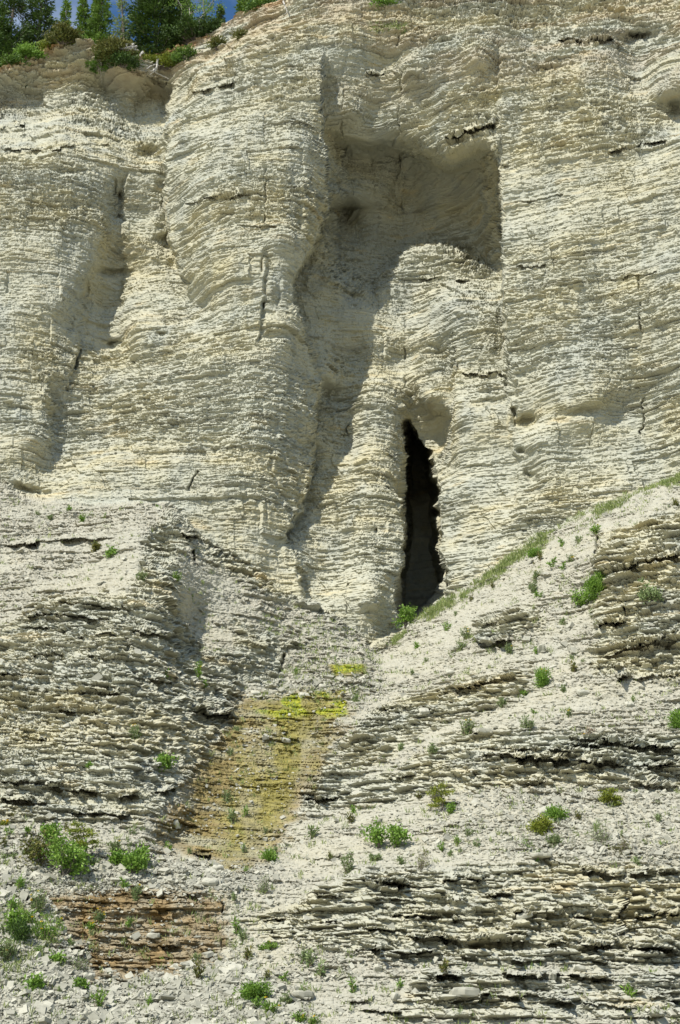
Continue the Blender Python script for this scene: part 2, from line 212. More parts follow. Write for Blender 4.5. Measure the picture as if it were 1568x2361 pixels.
LEDGES = [(0,1256,272,1238,10,.35,.45,14),(420,1222,520,1268,12,.4,.35,12),(130,1386,330,1402,14,.4,.35,14),(30,1444,160,1452,10,.3,.35,12),(60,1420,260,1424,8,.3,.25,9),(180,1465,290,1462,9,.3,.3,9),(0,1560,60,1556,12,.3,.35,14),(70,1508,150,1506,14,.35,.45,18),
 (200,1512,300,1516,12,.35,.35,12),(300,1448,400,1470,12,.35,.4,12),(180,1590,290,1596,12,.35,.4,14),(310,1560,400,1572,12,.3,.35,12),(120,1640,230,1640,9,.3,.3,10),(40,1700,110,1702,9,.25,.35,10),(440,1636,530,1646,14,.5,.5,16),
 (100,1810,330,1840,14,.45,.5,18),(0,1838,110,1846,12,.4,.4,12),(150,1868,300,1880,12,.35,.35,12),(0,1800,150,1806,10,.3,.3,10),(300,1830,420,1815,12,.4,.45,16),(20,2063,90,2066,9,.25,.4,9),(250,2060,480,2062,10,.2,.3,14),(120,2180,200,2186,9,.3,.4,9),(250,2175,420,2182,9,.25,.3,9),
 (445,1968,488,1972,8,.3,.3,10),(190,2228,250,2232,9,.25,.35,10),
 (1100,1484,1176,1472,15,.6,.5,15),(1100,1440,1210,1412,12,.45,.3,12),(1012,1602,1190,1556,14,.55,.45,14),(930,1652,1010,1636,9,.3,.35,9),(862,1638,960,1628,9,.3,.35,10),(1385,1326,1568,1272,15,.5,.4,14),(1380,1262,1420,1240,10,.4,.3,10),(1375,1512,1568,1460,16,.5,.55,18),(1380,1440,1444,1432,14,.5,.4,12),(1450,1480,1568,1476,12,.4,.5,14),
 (1420,1560,1568,1556,9,.45,.45,9),(1380,1540,1440,1532,9,.35,.35,9),(1310,1700,1568,1716,12,.5,.5,12),(1310,1716,1500,1716,8,.2,.4,12),(1090,1686,1140,1690,12,.5,.6,14),(1060,1740,1568,1764,14,.5,.55,16),(1100,1722,1340,1736,9,.35,.35,9),(1450,1800,1568,1812,12,.5,.5,12),(1180,1802,1260,1800,10,.35,.4,10),(700,1840,780,1836,10,.45,.45,12),(890,1790,960,1786,9,.3,.35,10),
 (994,1834,1016,1836,10,.35,.55,9),(1232,1980,1270,1982,8,.4,.5,9),(1230,1962,1262,1962,8,.3,.35,7),(840,2034,950,2038,22,.55,.5,16),(1020,2028,1120,2024,16,.45,.35,10),(1340,2000,1440,2018,12,.4,.45,12),(1450,2014,1568,2010,12,.45,.5,12),(860,2074,960,2076,12,.4,.35,12),(1000,2072,1080,2074,12,.4,.35,10),(1120,2062,1180,2066,10,.35,.35,10),
 (900,2108,1020,2110,10,.4,.35,10),(1040,2118,1140,2122,14,.45,.4,12),(1180,2104,1300,2108,12,.4,.4,12),(1320,2110,1440,2114,12,.45,.45,12),(1460,2106,1568,2104,12,.45,.45,12),(935,2160,1060,2168,14,.55,.45,14),(1070,2164,1440,2180,18,.6,.6,22),(1445,2180,1568,2190,12,.5,.55,16),(820,2186,880,2190,12,.5,.55,14),(820,2140,940,2148,10,.4,.4,10),
 (890,2196,1000,2200,10,.4,.4,10),(1160,2212,1260,2216,9,.35,.3,9),(1320,2212,1400,2222,12,.4,.4,12),(980,2250,1064,2250,12,.3,.6,14),(1155,2246,1260,2248,10,.45,.5,12),(1270,2248,1440,2262,10,.45,.5,14),(1020,2312,1100,2316,22,.6,.6,16),(1096,2296,1200,2300,9,.4,.5,12),(1200,2294,1330,2312,9,.35,.4,10),(1340,2310,1470,2326,10,.4,.45,10),(805,2308,850,2306,10,.35,.4,9),(820,2330,930,2334,9,.25,.3,8),(690,2300,716,2304,9,.4,.5,9),(1500,2300,1568,2306,9,.35,.4,10),
 (1020,1850,1060,1852,6,.2,.3,7),(720,1980,790,1974,8,.25,.3,8),(740,2070,800,2066,9,.35,.4,10),(690,2130,780,2126,9,.3,.35,9),(600,2120,680,2116,8,.2,.25,8),
 (1180,462,1300,442,5,.06,.18,5),(1400,348,1542,324,7,.12,.4,7),(1090,368,1170,372,8,.2,.25,8),(840,170,915,160,9,.3,.3,9),(425,466,590,448,10,.18,.3,8),(540,452,620,450,8,.15,.25,7),(230,140,420,200,6,.2,.2,8),(440,212,540,186,9,.25,.4,12),(0,300,60,290,9,.3,.35,9),(0,345,260,332,7,.2,.25,7),
 (1000,330,1150,285,12,.5,.6,16),(1040,800,1160,796,5,.05,.1,4),(1060,855,1168,860,6,.2,.3,6),(1280,100,1420,88,9,.3,.4,9),(1400,640,1520,630,5,.1,.2,6),(1190,615,1260,610,6,.12,.25,7),(960,640,1130,645,8,.2,.2,8),(520,530,640,524,5,.1,.2,6)]
for l in LEDGES: ledge(*l)
def step(line, amt, fall, side):
    '''one wall set back behind the edge of another'''
    global Y
    L_ = np.array(line, float); xl = np.interp(PY, L_[:, 1], L_[:, 0]); d = (wx+10*(fbm(PX/60, PY/34, 3.3, 3)-.5)*2-xl)*side
    tp = ss(L_[0, 1]-5, L_[0, 1]+.12*(L_[-1, 1]-L_[0, 1]), PY)*ss(L_[-1, 1]+5, L_[-1, 1]-.15*(L_[-1, 1]-L_[0, 1]), PY)
    Y += (amt*ss(-1, 9, d)*np.exp(-np.maximum(d, 0)/fall)*tp*(.6+.8*fbm(PX/40, PY/40, 77., 2))).astype(np.float32)
for q in [([(400,190),(386,262),(388,400),(385,470),(398,560),(412,610),(432,650),(452,700)],1.5,45,-1),([(266,400),(255,480),(232,560),(218,640),(205,700),(185,780),(165,850),(150,920)],.3,45,1),
          ([(116,860),(120,950),(108,1045)],.4,40,1),([(1046,770),(1046,900),(1047,1060)],.7,40,-1),([(607,560),(608,640),(600,720),(592,810)],.35,30,1),([(1155,330),(1156,520),(1160,640),(1166,900)],.6,60,-1),
          ([(916,100),(918,300),(930,560)],.15,30,-1),([(300,380),(284,450),(288,620),(270,780)],.45,30,-1),([(1440,2000),(1441,2160)],.3,25,1),([(738,860),(722,950),(712,1090),(690,1180),(652,1240),(660,1290)],.9,70,1),([(760,440),(742,520),(712,590),(672,650),(668,690),(690,738),(706,790),(742,880)],.7,90,1)]: step(*q)

# ------------------------------------------------------------------ world positions
def pos(px, py, y):
    a, by, bz = ray(px, py); return a*y/by, y, CAMZ+bz*y/by
X0, Y0, Z0 = pos(PXT, PY, Y)
# material regions on the ground (0..1) --------------------------------------------------
def poly(p, w=14, n=22): 
    q = sdist(p, PX+n*(fbm(PX/26, PY/16, 31., 3)-.5)*2, PY+n*.6*(fbm(PX/26, PY/16, 47., 3)-.5)*2); return ss(-w, w, q)
ALG = [(548,1600),(640,1606),(800,1588),(806,1640),(775,1700),(745,1770),(700,1840),(672,1900),(640,1965),(590,1990),(540,2000),(490,1980),(430,1965),(365,1945),(372,1890),(420,1840),(440,1790),(480,1735),(505,1690),(540,1650)]
RUST = [(100,2062),(210,2052),(340,2042),(470,2050),(528,2064),(516,2120),(524,2160),(505,2205),(460,2225),(400,2240),(320,2250),(230,2268),(180,2215),(190,2180),(100,2170),(140,2120)]
strk = fbm(X0*2.2, Y0*.5, Z0*.35, 4); core = poly([(600,1600),(780,1590),(760,1700),(680,1830),(620,1980),(520,1985),(520,1850),(560,1750),(580,1680)], 40, 34)
alg = poly(ALG, 26, 34)*(.55+.45*ss(.30, .58, strk))*(.42+.58*core)
alg = np.maximum(alg, poly([(755,1535),(835,1532),(845,1555),(770,1565)], 6, 8))
rust = poly(RUST, 24, 44)*(0.60+0.40*ss(.34, .58, .5*fbm(X0*1.1+9, Y0*1.1, Z0*2.5, 4)+.5*strk))
rust = np.maximum(rust, .95*poly(ALG, 24, 38)*(1-core*.6)*ss(.28, .52, fbm(X0*.9+2, Y0*.9, Z0*2.8, 4)))
rust = np.maximum(rust, .75*poly([(460,1735),(540,1660),(560,1760),(450,1900),(372,1920)], 14)*ss(.3, .6, fbm(X0*1.6+3, Y0, Z0*4, 3)))
rust = np.maximum(rust, .7*poly([(800,1590),(760,1720),(700,1850),(640,1960),(610,1960),(680,1800),(760,1620)], 10)*ss(.35, .6, fbm(X0*1.6+3, Y0, Z0*4, 3)))
rust = np.maximum(rust, .35*poly([(0,2065),(110,2062),(110,2120),(0,2110)], 10, 8))
moss = poly([(560,1605),(800,1588),(800,1650),(640,1655),(600,1640)], 8, 10)*ss(.5, .62, fbm(X0*1.6, Y0*1.6, Z0*1.6+5, 3))
moss = np.maximum(moss, poly([(765,1535),(832,1532),(830,1548),(775,1556)], 5, 6))
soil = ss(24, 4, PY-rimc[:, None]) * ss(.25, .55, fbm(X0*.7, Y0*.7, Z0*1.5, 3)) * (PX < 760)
soil = np.maximum(soil, .42*ss(150, 20, PY-rimc[:, None])*ss(.40, .60, fbm(X0*.6+3, Y0*.6, Z0*2.2, 4))*(1-mt)*ss(900, 700, PX)+.25*ss(330, 60, PY)*ss(.42, .62, fbm(X0*.5+3, Y0*.5, Z0*1.8, 4))*(1-mt)*ss(650, 800, PX))  # soil-stained brown top beds, with overhang shade painted into the same tint
OUT = [[(0,1440),(30,1440),(120,1370),(300,1370),(330,1250),(400,1170),(440,1240),(400,1300),(410,1440),(470,1500),(560,1500),(545,1650),(490,1740),(400,1840),(330,1900),(0,1890),(-300,1890),(-300,1440)],
       [(400,1180),(520,1240),(640,1320),(730,1390),(800,1440),(700,1400),(600,1370),(480,1290)],[(540,1420),(680,1490),(640,1580),(540,1560)],
       [(1375,1240),(1568,1170),(1900,1100),(1900,1560),(1568,1570),(1370,1550)],[(1090,1430),(1240,1395),(1260,1440),(1100,1500)],[(850,1640),(1010,1580),(1220,1540),(1220,1600),(1000,1680),(700,1860),(690,1830)],
       [(1040,1690),(1568,1690),(1900,1690),(1900,1825),(1568,1815),(1200,1810),(1000,1830),(830,1860),(700,1880),(690,1830),(900,1780)],
       [(840,2010),(1100,2000),(1300,1985),(1568,2000),(1900,2000),(1900,2230),(1568,2225),(1200,2225),(880,2215),(800,2190),(700,2180),(620,2160),(560,2120),(700,2080),(740,2050)],
       [(960,2240),(1900,2240),(1900,2360),(900,2350)],RUST,ALG]
outc = np.zeros(PX.shape, np.float32)
for i, p in enumerate(OUT):
    outc = np.maximum(outc, poly(p, 16, 22)*(.16 if i == 10 else .34 if i == 9 else .75 if i == 8 else 1.0))
scree_m = mt*(1-outc)
patchy = ss(.45, .62, fbm(X0*.45, Y0*.45, Z0*1.3, 3))
smooth_wall = ss(.42, .60, fbm(X0*.16+4, Y0*.16, Z0*.3, 3))
A = np.where(mt > .5, .03+(.22+.10*ss(700, 900, PX))*outc+.08*patchy*(1-outc), .048+.085*(1-smooth_wall))
A = A + .12*ss(330, 60, PY)*(1-mt)
A = A + .10*poly([(40,860),(120,860),(110,1020),(0,1000),(-200,900)], 20)*(1-mt) + .10*poly([(920,60),(1150,100),(1150,700),(1000,560),(930,400)], 20)*(1-mt)
A = A*(1-.5*poly([(700,500),(930,500),(930,760),(700,720)], 20))*(1-.55*poly([(1050,740),(1165,740),(1165,860),(1050,860)], 8, 3))*(1-.2*poly([(1050,280),(1150,300),(1150,450),(930,470),(760,440),(760,330),(930,300)], 20))
A = A*(1-.8*mcave)

# horizontal direction out of the rock, from the smoothed survey surface
def grad(F): return np.gradient(F, axis=0), np.gradient(F, axis=1)
xs, xr = grad(X0); ys_, yr = grad(Y0); zs, zr = grad(Z0)
nx = ys_*zr-zs*yr; ny = zs*xr-xs*zr; nz = xs*yr-ys_*xr
sg = np.where(ny > 0, -1, 1); nx *= sg; ny *= sg
def blur(F, k):
    for ax in (0, 1):
        c = np.cumsum(np.concatenate([np.repeat(F.take([0], ax), k+1, ax), F, np.repeat(F.take([-1], ax), k, ax)], ax), ax, dtype=np.float64)
        n = F.shape[ax]; F = ((c.take(range(2*k+1, 2*k+1+n), ax)-c.take(range(0, n), ax))/(2*k+1)).astype(np.float32)
    return F
l = np.hypot(nx, ny)+1e-9; nx /= l; ny /= l
nx = blur(nx, 8); ny = blur(ny, 8); l = np.hypot(nx, ny)+1e-6; nx = np.clip(nx/l, -.85, .85); ny = -np.sqrt(1-nx*nx)

# ------------------------------------------------------------------ bedding
def beds(tmin, tmax, seed):
    r = np.random.default_rng(seed); t = [-3.]
    while t[-1] < 75: t.append(t[-1]+tmin+(tmax-tmin)*r.random()**1.6)
    t = np.array(t, np.float32); return t, r.random(len(t)).astype(np.float32)
zz = Z0 + .15*(fbm(X0*.12, Y0*.12, 0*X0, 2)-.5) + .03*X0*0
bedcol = np.zeros(PX.shape, np.float32)
def bedding(tmin, tmax, seed, cw, undercut=.35, zj=.0, jag=.5):
    b, r = beds(tmin, tmax, seed)
    z = zz + zj*(vn(X0*1.6, Y0*1.6, zz*.8+seed)-.5)
    k = np.clip(np.searchsorted(b, z.ravel()).reshape(z.shape)-1, 0, len(b)-2)
    h = b[k+1]-b[k]; f = (z-b[k])/h; rk = r[k]
    kk = k.astype(np.float32)*7.31+seed*17
    c = vn(X0/cw, Y0/cw, kk); c = ss(.34, .62, c)
    br = 0
    sc_ = X0*.83+Y0*.56 + .10*cw*(vn(X0*14, Y0*14, zz*22)-.5)     # blocks between vertical joints
    for q, (wq, aq) in enumerate(((cw*.62, .5), (cw*.27, .5))):
        u = sc_/wq + 40*hash3(k, k*0+seed, k*0+q); iu = np.floor(u); fu = u-iu
        wj = .25+.5*hash3(iu, k, k*0+seed+q); iu = iu + (fu > wj)
        br = br + aq*hash3(iu, k, k*0+seed*3+q)
    prot = .40*rk**1.3 + .40*c*(0.35+.65*rk) + jag*(br-.5) - .25
    prof = ss(0.04, .20, f)*(1-.30*ss(.5, 1., f))
    return -prot*prof + undercut*(1-ss(.04, .20, f))*rk*(.3+.7*c), (1-ss(.10, .24, f))*(.25+.75*c)*ss(.2, .6, rk), k
jm = ss(.25, .7, fbm(X0*.4+7, Y0*.4, Z0*.8, 3))
d1, r1, k1 = bedding(.07, .20, 3, .60, .60, .04, 1.7)
d2, r2, k2 = bedding(.25, .9, 5, 1.6, .45, .10, .7)
sj = X0*.83+Y0*.56+.10*(vn(X0*3, Y0*3, Z0*5)-.5)
d4 = hash3(np.floor(sj/1.7+3*hash3(k2//2, k2*0, k2*0+1)), k2//2, k2*0+4)-.5 + .6*(hash3(np.floor(sj/.8+3*hash3(k2, k2*0, k2*0+6)), k2, k2*0+7)-.5)      # jointed blocks standing proud of or behind their neighbours
d3, r3, k3 = bedding(.045, .10, 9, .30, .40, .05, 1.4)
big = A*np.where(mt > .5, 1.0, .80)
seam = np.clip(np.maximum(np.maximum(r1*.8, r2), .45*r3)*ss(.3, .6, fbm(X0*.9, Y0*.9, Z0*2.5+5, 3)), 0, 1)*(1-scree_m*.9)*np.where(mt > .5, .55, .7)
disp = d4*np.where(mt > .5, .03+.12*outc, .16)*(1-.8*mcave) + d1*big*1.0*np.where(mt > .5, .6+.7*jm, .35+1.2*jm) + d2*big*np.where(mt > .5, .85, .25+.6*jm) + d3*np.where(mt > .5, .03+.09*outc, .065+.045*(1-smooth_wall))*(1-.7*mcave)
disp += .7*(fbm(X0*.5, Y0*.5, Z0*.35+2, 3)-.5)*(1-.55*mt) + .08*(fbm(X0*2.2, Y0*2.2, Z0*3.2+2, 3)-.5)
rough = fbm(X0*5., Y0*5., Z0*15., 2)-.5
disp += rough*np.where(mt > .5, .035, .045)*(1-.6*mcave)
disp += scree_m*(.05*(vn(X0*12, Y0*12, Z0*16)-.5)+.03*(hash3(np.floor(X0*16), np.floor(Y0*11), np.floor(Z0*22))-.5))
X1 = X0 + nx*(-disp)*1.0; Y1 = Y0 + ny*(-disp); Z1 = Z0.copy()
# sign: disp > 0 goes into the rock; (nx, ny) points out of it
Z1 += np.where(mt > .5, .03*(vn(X0*7, Y0*7, Z0*7+4)-.5), .0)
# ------------------------------------------------------------------ materials
def mat(name, rough=.9):
    m = bpy.data.materials.new(name); m.use_nodes = True; n = m.node_tree.nodes; b = n['Principled BSDF']
    b.inputs['Roughness'].default_value = rough; b.inputs['Specular IOR Level'].default_value = .25
    return m, n, m.node_tree.links, b
def N(n, t, **kw):
    x = n.new(t)
    for k, v in kw.items():
        if k in x.inputs: x.inputs[k].default_value = v
        else: setattr(x, k, v)
    return x
def mixc(n, L, fac, a, b, blend='MIX'):
    x = n.new('ShaderNodeMix'); x.data_type = 'RGBA'; x.blend_type = blend
    for s, v in ((0, fac), (6, a), (7, b)):
        if isinstance(v, (float, int)): x.inputs[s].default_value = v
        elif isinstance(v, tuple): x.inputs[s].default_value = (*v, 1)
        else: L.new(v, x.inputs[s])
    return x.outputs[2]
def noise(n, L, scale, detail=4, vec=None, stretch=None, rough=.55):
    t = n.new('ShaderNodeTexCoord'); m = n.new('ShaderNodeMapping'); x = n.new('ShaderNodeTexNoise')
    if stretch: m.inputs['Scale'].default_value = stretch
    L.new(t.outputs['Object'], m.inputs['Vector']); L.new(m.outputs[0], x.inputs['Vector'])
    x.inputs['Scale'].default_value = scale; x.inputs['Detail'].default_value = detail; x.inputs['Roughness'].default_value = rough
    return x.outputs[0]
def mr(n, L, v, a, b, c=0., d=1.):
    x = n.new('ShaderNodeMapRange'); x.inputs['From Min'].default_value = a; x.inputs['From Max'].default_value = b
    x.inputs['To Min'].default_value = c; x.inputs['To Max'].default_value = d; L.new(v, x.inputs['Value']); return x.outputs[0]
def attr(n, name):
    x = n.new('ShaderNodeAttribute'); x.attribute_name = name; return x.outputs['Fac']
def rock_material():
    m, n, L, b = mat('limestone', .93)
    bed = attr(n, 'bed')
    yel, gry = (.415, .375, .225), (.335, .35, .295)
    f = mr(n, L, noise(n, L, .33, 5, stretch=(.55, .55, 1.7)), .40, .60)
    c = mixc(n, L, f, gry, yel)
    c = mixc(n, L, mr(n, L, bed, 0, 1, 0., .6), c, (.50, .465, .33))
    c = mixc(n, L, mr(n, L, noise(n, L, 1.6, 6, stretch=(.5, .5, 2.4)), .35, .7), c, (.41, .40, .31))
    ye = mr(n, L, noise(n, L, .8, 4, stretch=(.7, .7, 3.)), .60, .74)
    c = mixc(n, L, ye, c, (.49, .42, .255))
    gs = mr(n, L, noise(n, L, .55, 4, stretch=(1.6, 1.6, .35)), .50, .68, 0, .55)      # grey rain staining
    c = mixc(n, L, gs, c, (.31, .325, .285))
    dk = mr(n, L, noise(n, L, 7, 5, stretch=(.7, .7, 2.2)), .58, .78, 0, .25)
    c = mixc(n, L, dk, c, (.28, .27, .21))
    c = mixc(n, L, mr(n, L, attr(n, 'seam'), 0, 1, 0, .62), c, (.17, .165, .13))          # dark shale partings between the beds, also painting in ledge-shadow contrast
    c = mixc(n, L, attr(n, 'scree'), c, mixc(n, L, mr(n, L, noise(n, L, 5, 5), .3, .7), (.305, .288, .222), (.40, .38, .30)))
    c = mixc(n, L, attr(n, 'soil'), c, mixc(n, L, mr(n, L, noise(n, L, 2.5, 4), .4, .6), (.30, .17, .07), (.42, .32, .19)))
    r_ = mixc(n, L, mr(n, L, noise(n, L, 3.5, 6, stretch=(.5, .5, 3.)), .36, .66), (.09, .06, .018), (.30, .21, .095))
    c = mixc(n, L, attr(n, 'rust'), c, r_)
    a_ = mixc(n, L, mr(n, L, noise(n, L, 4.5, 6, stretch=(.5, .5, 2.5)), .35, .65), (.115, .10, .022), (.29, .25, .07))
    c = mixc(n, L, attr(n, 'algae'), c, a_)
    c = mixc(n, L, attr(n, 'moss'), c, mixc(n, L, mr(n, L, noise(n, L, 9, 4), .4, .6), (.15, .20, .015), (.34, .33, .03)))
    L.new(c, b.inputs['Base Color'])
    # wet where the spring runs over the beds
    L.new(mr(n, L, attr(n, 'wet'), 0, 1, .93, .42), b.inputs['Roughness'])
    bp = n.new('ShaderNodeBump'); bp.inputs['Distance'].default_value = .022; bp.inputs['Strength'].default_value = .8
    h1 = noise(n, L, 13, 6, stretch=(.7, .7, 2.0), rough=.75)
    L.new(h1, bp.inputs['Height']); L.new(bp.outputs[0], b.inputs['Normal'])
    return m
ROCK = rock_material()
def simple(name, c1, c2, scale=3., rough=.9, trans=0., bump=0):
    m, n, L, b = mat(name, rough)
    t = attr(n, 'tone')
    c = mixc(n, L, t, c1, c2); c = mixc(n, L, mr(n, L, noise(n, L, scale, 3), .4, .65, 0, .35), c, tuple(v*.6 for v in c1))
    L.new(c, b.inputs['Base Color'])
    if trans:
        b.inputs['Specular IOR Level'].default_value = .3
        tr = n.new('ShaderNodeBsdfTranslucent'); mxs = n.new('ShaderNodeMixShader'); mxs.inputs[0].default_value = trans
        L.new(c, tr.inputs['Color']); L.new(b.outputs[0], mxs.inputs[1]); L.new(tr.outputs[0], mxs.inputs[2])
        L.new(mxs.outputs[0], n['Material Output'].inputs['Surface'])
    return m

def link(name, V, F, m, parent=None, attrs=None, smooth=False, nper=4):
    me = bpy.data.meshes.new(name); V = np.ascontiguousarray(V, np.float32); F = np.ascontiguousarray(F, np.int32)
    me.vertices.add(len(V)); me.vertices.foreach_set('co', V.ravel())
    me.loops.add(F.size); me.loops.foreach_set('vertex_index', F.ravel())
    me.polygons.add(len(F)); me.polygons.foreach_set('loop_start', np.arange(0, F.size, F.shape[1], dtype=np.int32))
    me.polygons.foreach_set('use_smooth', np.full(len(F), smooth))
    for k, v in (attrs or {}).items():
        a = me.attributes.new(k, 'FLOAT', 'POINT'); a.data.foreach_set('value', np.ascontiguousarray(v, np.float32))
    me.update(calc_edges=True); me.materials.append(m)
    o = bpy.data.objects.new(name, me); col.objects.link(o)
    if parent: o.parent = parent
    return o
# ------------------------------------------------------------------ the ground sheets
XG = X1.copy(); YG = Y1.copy(); ZG = Z1.copy()
NP = 26; t = np.cumsum(.12*1.32**np.arange(1, NP+1))[::-1]
rx, ry_, rz = XG[:, :1], YG[:, :1], ZG[:, :1]
plat = [rx+0*t[None], ry_+t[None], rz+.035*t[None]+.3*(vn(rx*.8+0*t[None], (ry_+t[None])*.8, 3.)-.5)*ss(0, 1.5, t[None])]
NS = 8; u = np.linspace(.12, 1, NS)[None]
sk = [XG[:, -1:]*(1-.3*u), YG[:, -1:]-6*u, ZG[:, -1:]*(1-u)-.25*u]
AX = np.concatenate([plat[0], XG, sk[0]], 1); AY = np.concatenate([plat[1], YG, sk[1]], 1); AZ = np.concatenate([plat[2], ZG, sk[2]], 1)
def ext(F, a=0., b=0.): return np.concatenate([np.full((NC, NP), a, np.float32), F, np.full((NC, NS), b, np.float32)], 1)
wet = np.clip(np.maximum(alg, rust*.8), 0, 1)
bedv = .55*vn(k1.astype(np.float32)*3.3, X0*.15, 1.)+.45*vn(k2.astype(np.float32)*5.3, X0*.1, 2.)
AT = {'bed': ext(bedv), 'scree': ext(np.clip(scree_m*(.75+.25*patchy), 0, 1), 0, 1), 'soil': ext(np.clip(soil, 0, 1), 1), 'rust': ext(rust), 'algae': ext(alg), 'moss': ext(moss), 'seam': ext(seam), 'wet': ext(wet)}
idx = np.arange(NC*AX.shape[1]).reshape(NC, -1)
fm = np.stack([idx[:-1, :-1], idx[:-1, 1:], idx[1:, 1:], idx[1:, :-1]], -1)
MT = ext(mt, 0, 1)[:-1, :-1] > .5; ST = ext(np.maximum(poly(ALG, 3, 18), poly(RUST, 3, 18)))[:-1, :-1] > .5
PL = np.zeros(MT.shape, bool); PL[:, :NP-1] = True
cls = np.where(PL, 3, np.where(MT & ST, 2, np.where(MT, 1, 0)))
Vall = np.stack([AX, AY, AZ], -1).reshape(-1, 3)
def sub(name, c, kind='structure'):
    F = fm[cls == c].reshape(-1, 4); used = np.zeros(len(Vall), bool); used[F.ravel()] = True
    mp_ = np.cumsum(used)-1
    o = link(name, Vall[used], mp_[F], ROCK, attrs={k: v.ravel()[used] for k, v in AT.items()})
    o['kind'] = kind; return o
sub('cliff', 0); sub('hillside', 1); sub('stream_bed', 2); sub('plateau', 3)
g = np.linspace(-1, 1, 120); g = np.sign(g)*np.abs(g)**2.2*700
GXm, GYm = np.meshgrid(g, g, indexing='ij'); gi = np.arange(14400).reshape(120, 120)
gz = -.12+.25*(vn(GXm*.3, GYm*.3, 1.)-.5)
link('ground', np.stack([GXm, GYm, gz], -1).reshape(-1, 3), np.stack([gi[:-1, :-1], gi[1:, :-1], gi[1:, 1:], gi[:-1, 1:]], -1).reshape(-1, 4), ROCK,
     attrs={'scree': np.ones(14400), 'bed': np.zeros(14400)})['kind'] = 'structure'
# position on the finished rock for a bearing
def cidx(px): return int(np.clip(np.searchsorted(PXc, px), 0, NC-1))
def at(px, py):
    i = cidx(px); j = int(round(np.clip((py-rimc[i])/(bottom-rimc[i]), 0, 1)*(NR-1)))
    return np.array([X1[i, j], Y1[i, j], Z1[i, j]])
def mpp(p):    # metres across one survey unit at p
    d = (p[1])*math.cos(PITCH)+(p[2]-CAMZ)*math.sin(PITCH); return d*TH/1180.5

# ------------------------------------------------------------------ stone chips on the scree (uncountable)
class MB:
    def __init__(s): s.V = []; s.F = []; s.T = []; s.n = 0
    def add(s, V, F, t=0.5):
        V = np.asarray(V, np.float32).reshape(-1, 3); F = np.asarray(F, np.int32)
        s.V.append(V); s.F.append(F+s.n); s.T.append(np.broadcast_to(np.asarray(t, np.float32), (len(V),))); s.n += len(V)
    def build(s, name, m, parent=None, smooth=False):
        if not s.V: return None
        return link(name, np.concatenate(s.V), np.concatenate(s.F), m, parent, {'tone': np.concatenate(s.T)}, smooth)
def norm(v): return v/(np.linalg.norm(v, axis=-1, keepdims=True)+1e-9)
def slabs(P, size, r, flat=.32, tilt=.35, slope=.55, tone=None):
    """irregular flat stones, one per row of P"""
    n = len(P)
    base = np.array([(-1,-1,-1),(1,-1,-1),(1,1,-1),(-1,1,-1),(-1,-1,1),(1,-1,1),(1,1,1),(-1,1,1)], np.float32)
    V = base[None]*(1-.45*r.random((n, 8, 3))); V[..., 2] *= flat*(.5+r.random((n, 1)))
    V[..., 0] *= (.7+.8*r.random((n, 1))); V *= (size*.5)[:, None, None]
    a = r.random(n)*6.283; c, s_ = np.cos(a)[:, None], np.sin(a)[:, None]
    x = V[..., 0]*c-V[..., 1]*s_; y = V[..., 0]*s_+V[..., 1]*c; z = V[..., 2]
    tx = (slope+r.normal(0, tilt, n))[:, None]; ty = r.normal(0, tilt, n)[:, None]
    y2 = y*np.cos(tx)-z*np.sin(tx); z2 = y*np.sin(tx)+z*np.cos(tx); x2 = x*np.cos(ty)+z2*np.sin(ty); z3 = -x*np.sin(ty)+z2*np.cos(ty)
    V = np.stack([x2, y2, z3], -1)+P[:, None, :]
    F = np.array([(0,3,2,1),(4,5,6,7),(0,1,5,4),(1,2,6,5),(2,3,7,6),(3,0,4,7)])[None]+(np.arange(n)*8)[:, None, None]
    return V.reshape(-1, 3), F.reshape(-1, 4), np.repeat(r.random(n) if tone is None else tone, 8)
CHIP = simple('chip_stone', (.27, .262, .205), (.45, .435, .345), 6, .9)
GRAVEL = [(-100,1900),(150,1960),(300,1990),(520,2000),(620,2010),(560,2060),(300,2050),(130,2050),(120,2120),(190,2180),(215,2262),(330,2250),(420,2235),(540,2200),(600,2240),(700,2300),(760,2400),(760,2600),(-280,2600),(-280,1900)]
gravel = poly(GRAVEL, 18, 20); gravel = np.maximum(gravel, poly([(500,1600),(700,1560),(880,1560),(880,1590),(700,1600),(540,1620)], 8, 6))
gravel = np.maximum(gravel, .4*poly([(1000,1820),(1568,1830),(1568,1990),(1000,1960)], 20))
inx = (PXT > -250) & (PXT < 1820)
den = np.where(inx & (PY < 2590), scree_m*(.10+.22*patchy+.75*gravel)+mt*outc*.05*(PY > 1300), 0)
den *= (1-.85*np.clip(np.maximum(alg, rust), 0, 1))*(.4+.6*ss(1200, 1900, PY))
cum = np.cumsum(den.ravel().astype(np.float64)); NCH = 95000
pick = np.searchsorted(cum, rng.random(NCH)*cum[-1]); pick = np.clip(pick, 0, den.size-1)
gsel = gravel.ravel()[pick]
P = np.stack([X1.ravel()[pick], Y1.ravel()[pick], Z1.ravel()[pick]], -1); P += rng.normal(0, .012, P.shape)
sz = (.035+.06*rng.random(NCH)**2.5+.16*(rng.random(NCH) > .955)*rng.random(NCH))*(1+.35*gsel)*(.85+.4*ss(2000, 1200, PY.ravel()[pick]))
V, F, T = slabs(P, sz, rng, .35, .40, .6)
chips = link('stone_chips', V, F, CHIP, attrs={'tone': T}); chips['kind'] = 'stuff'
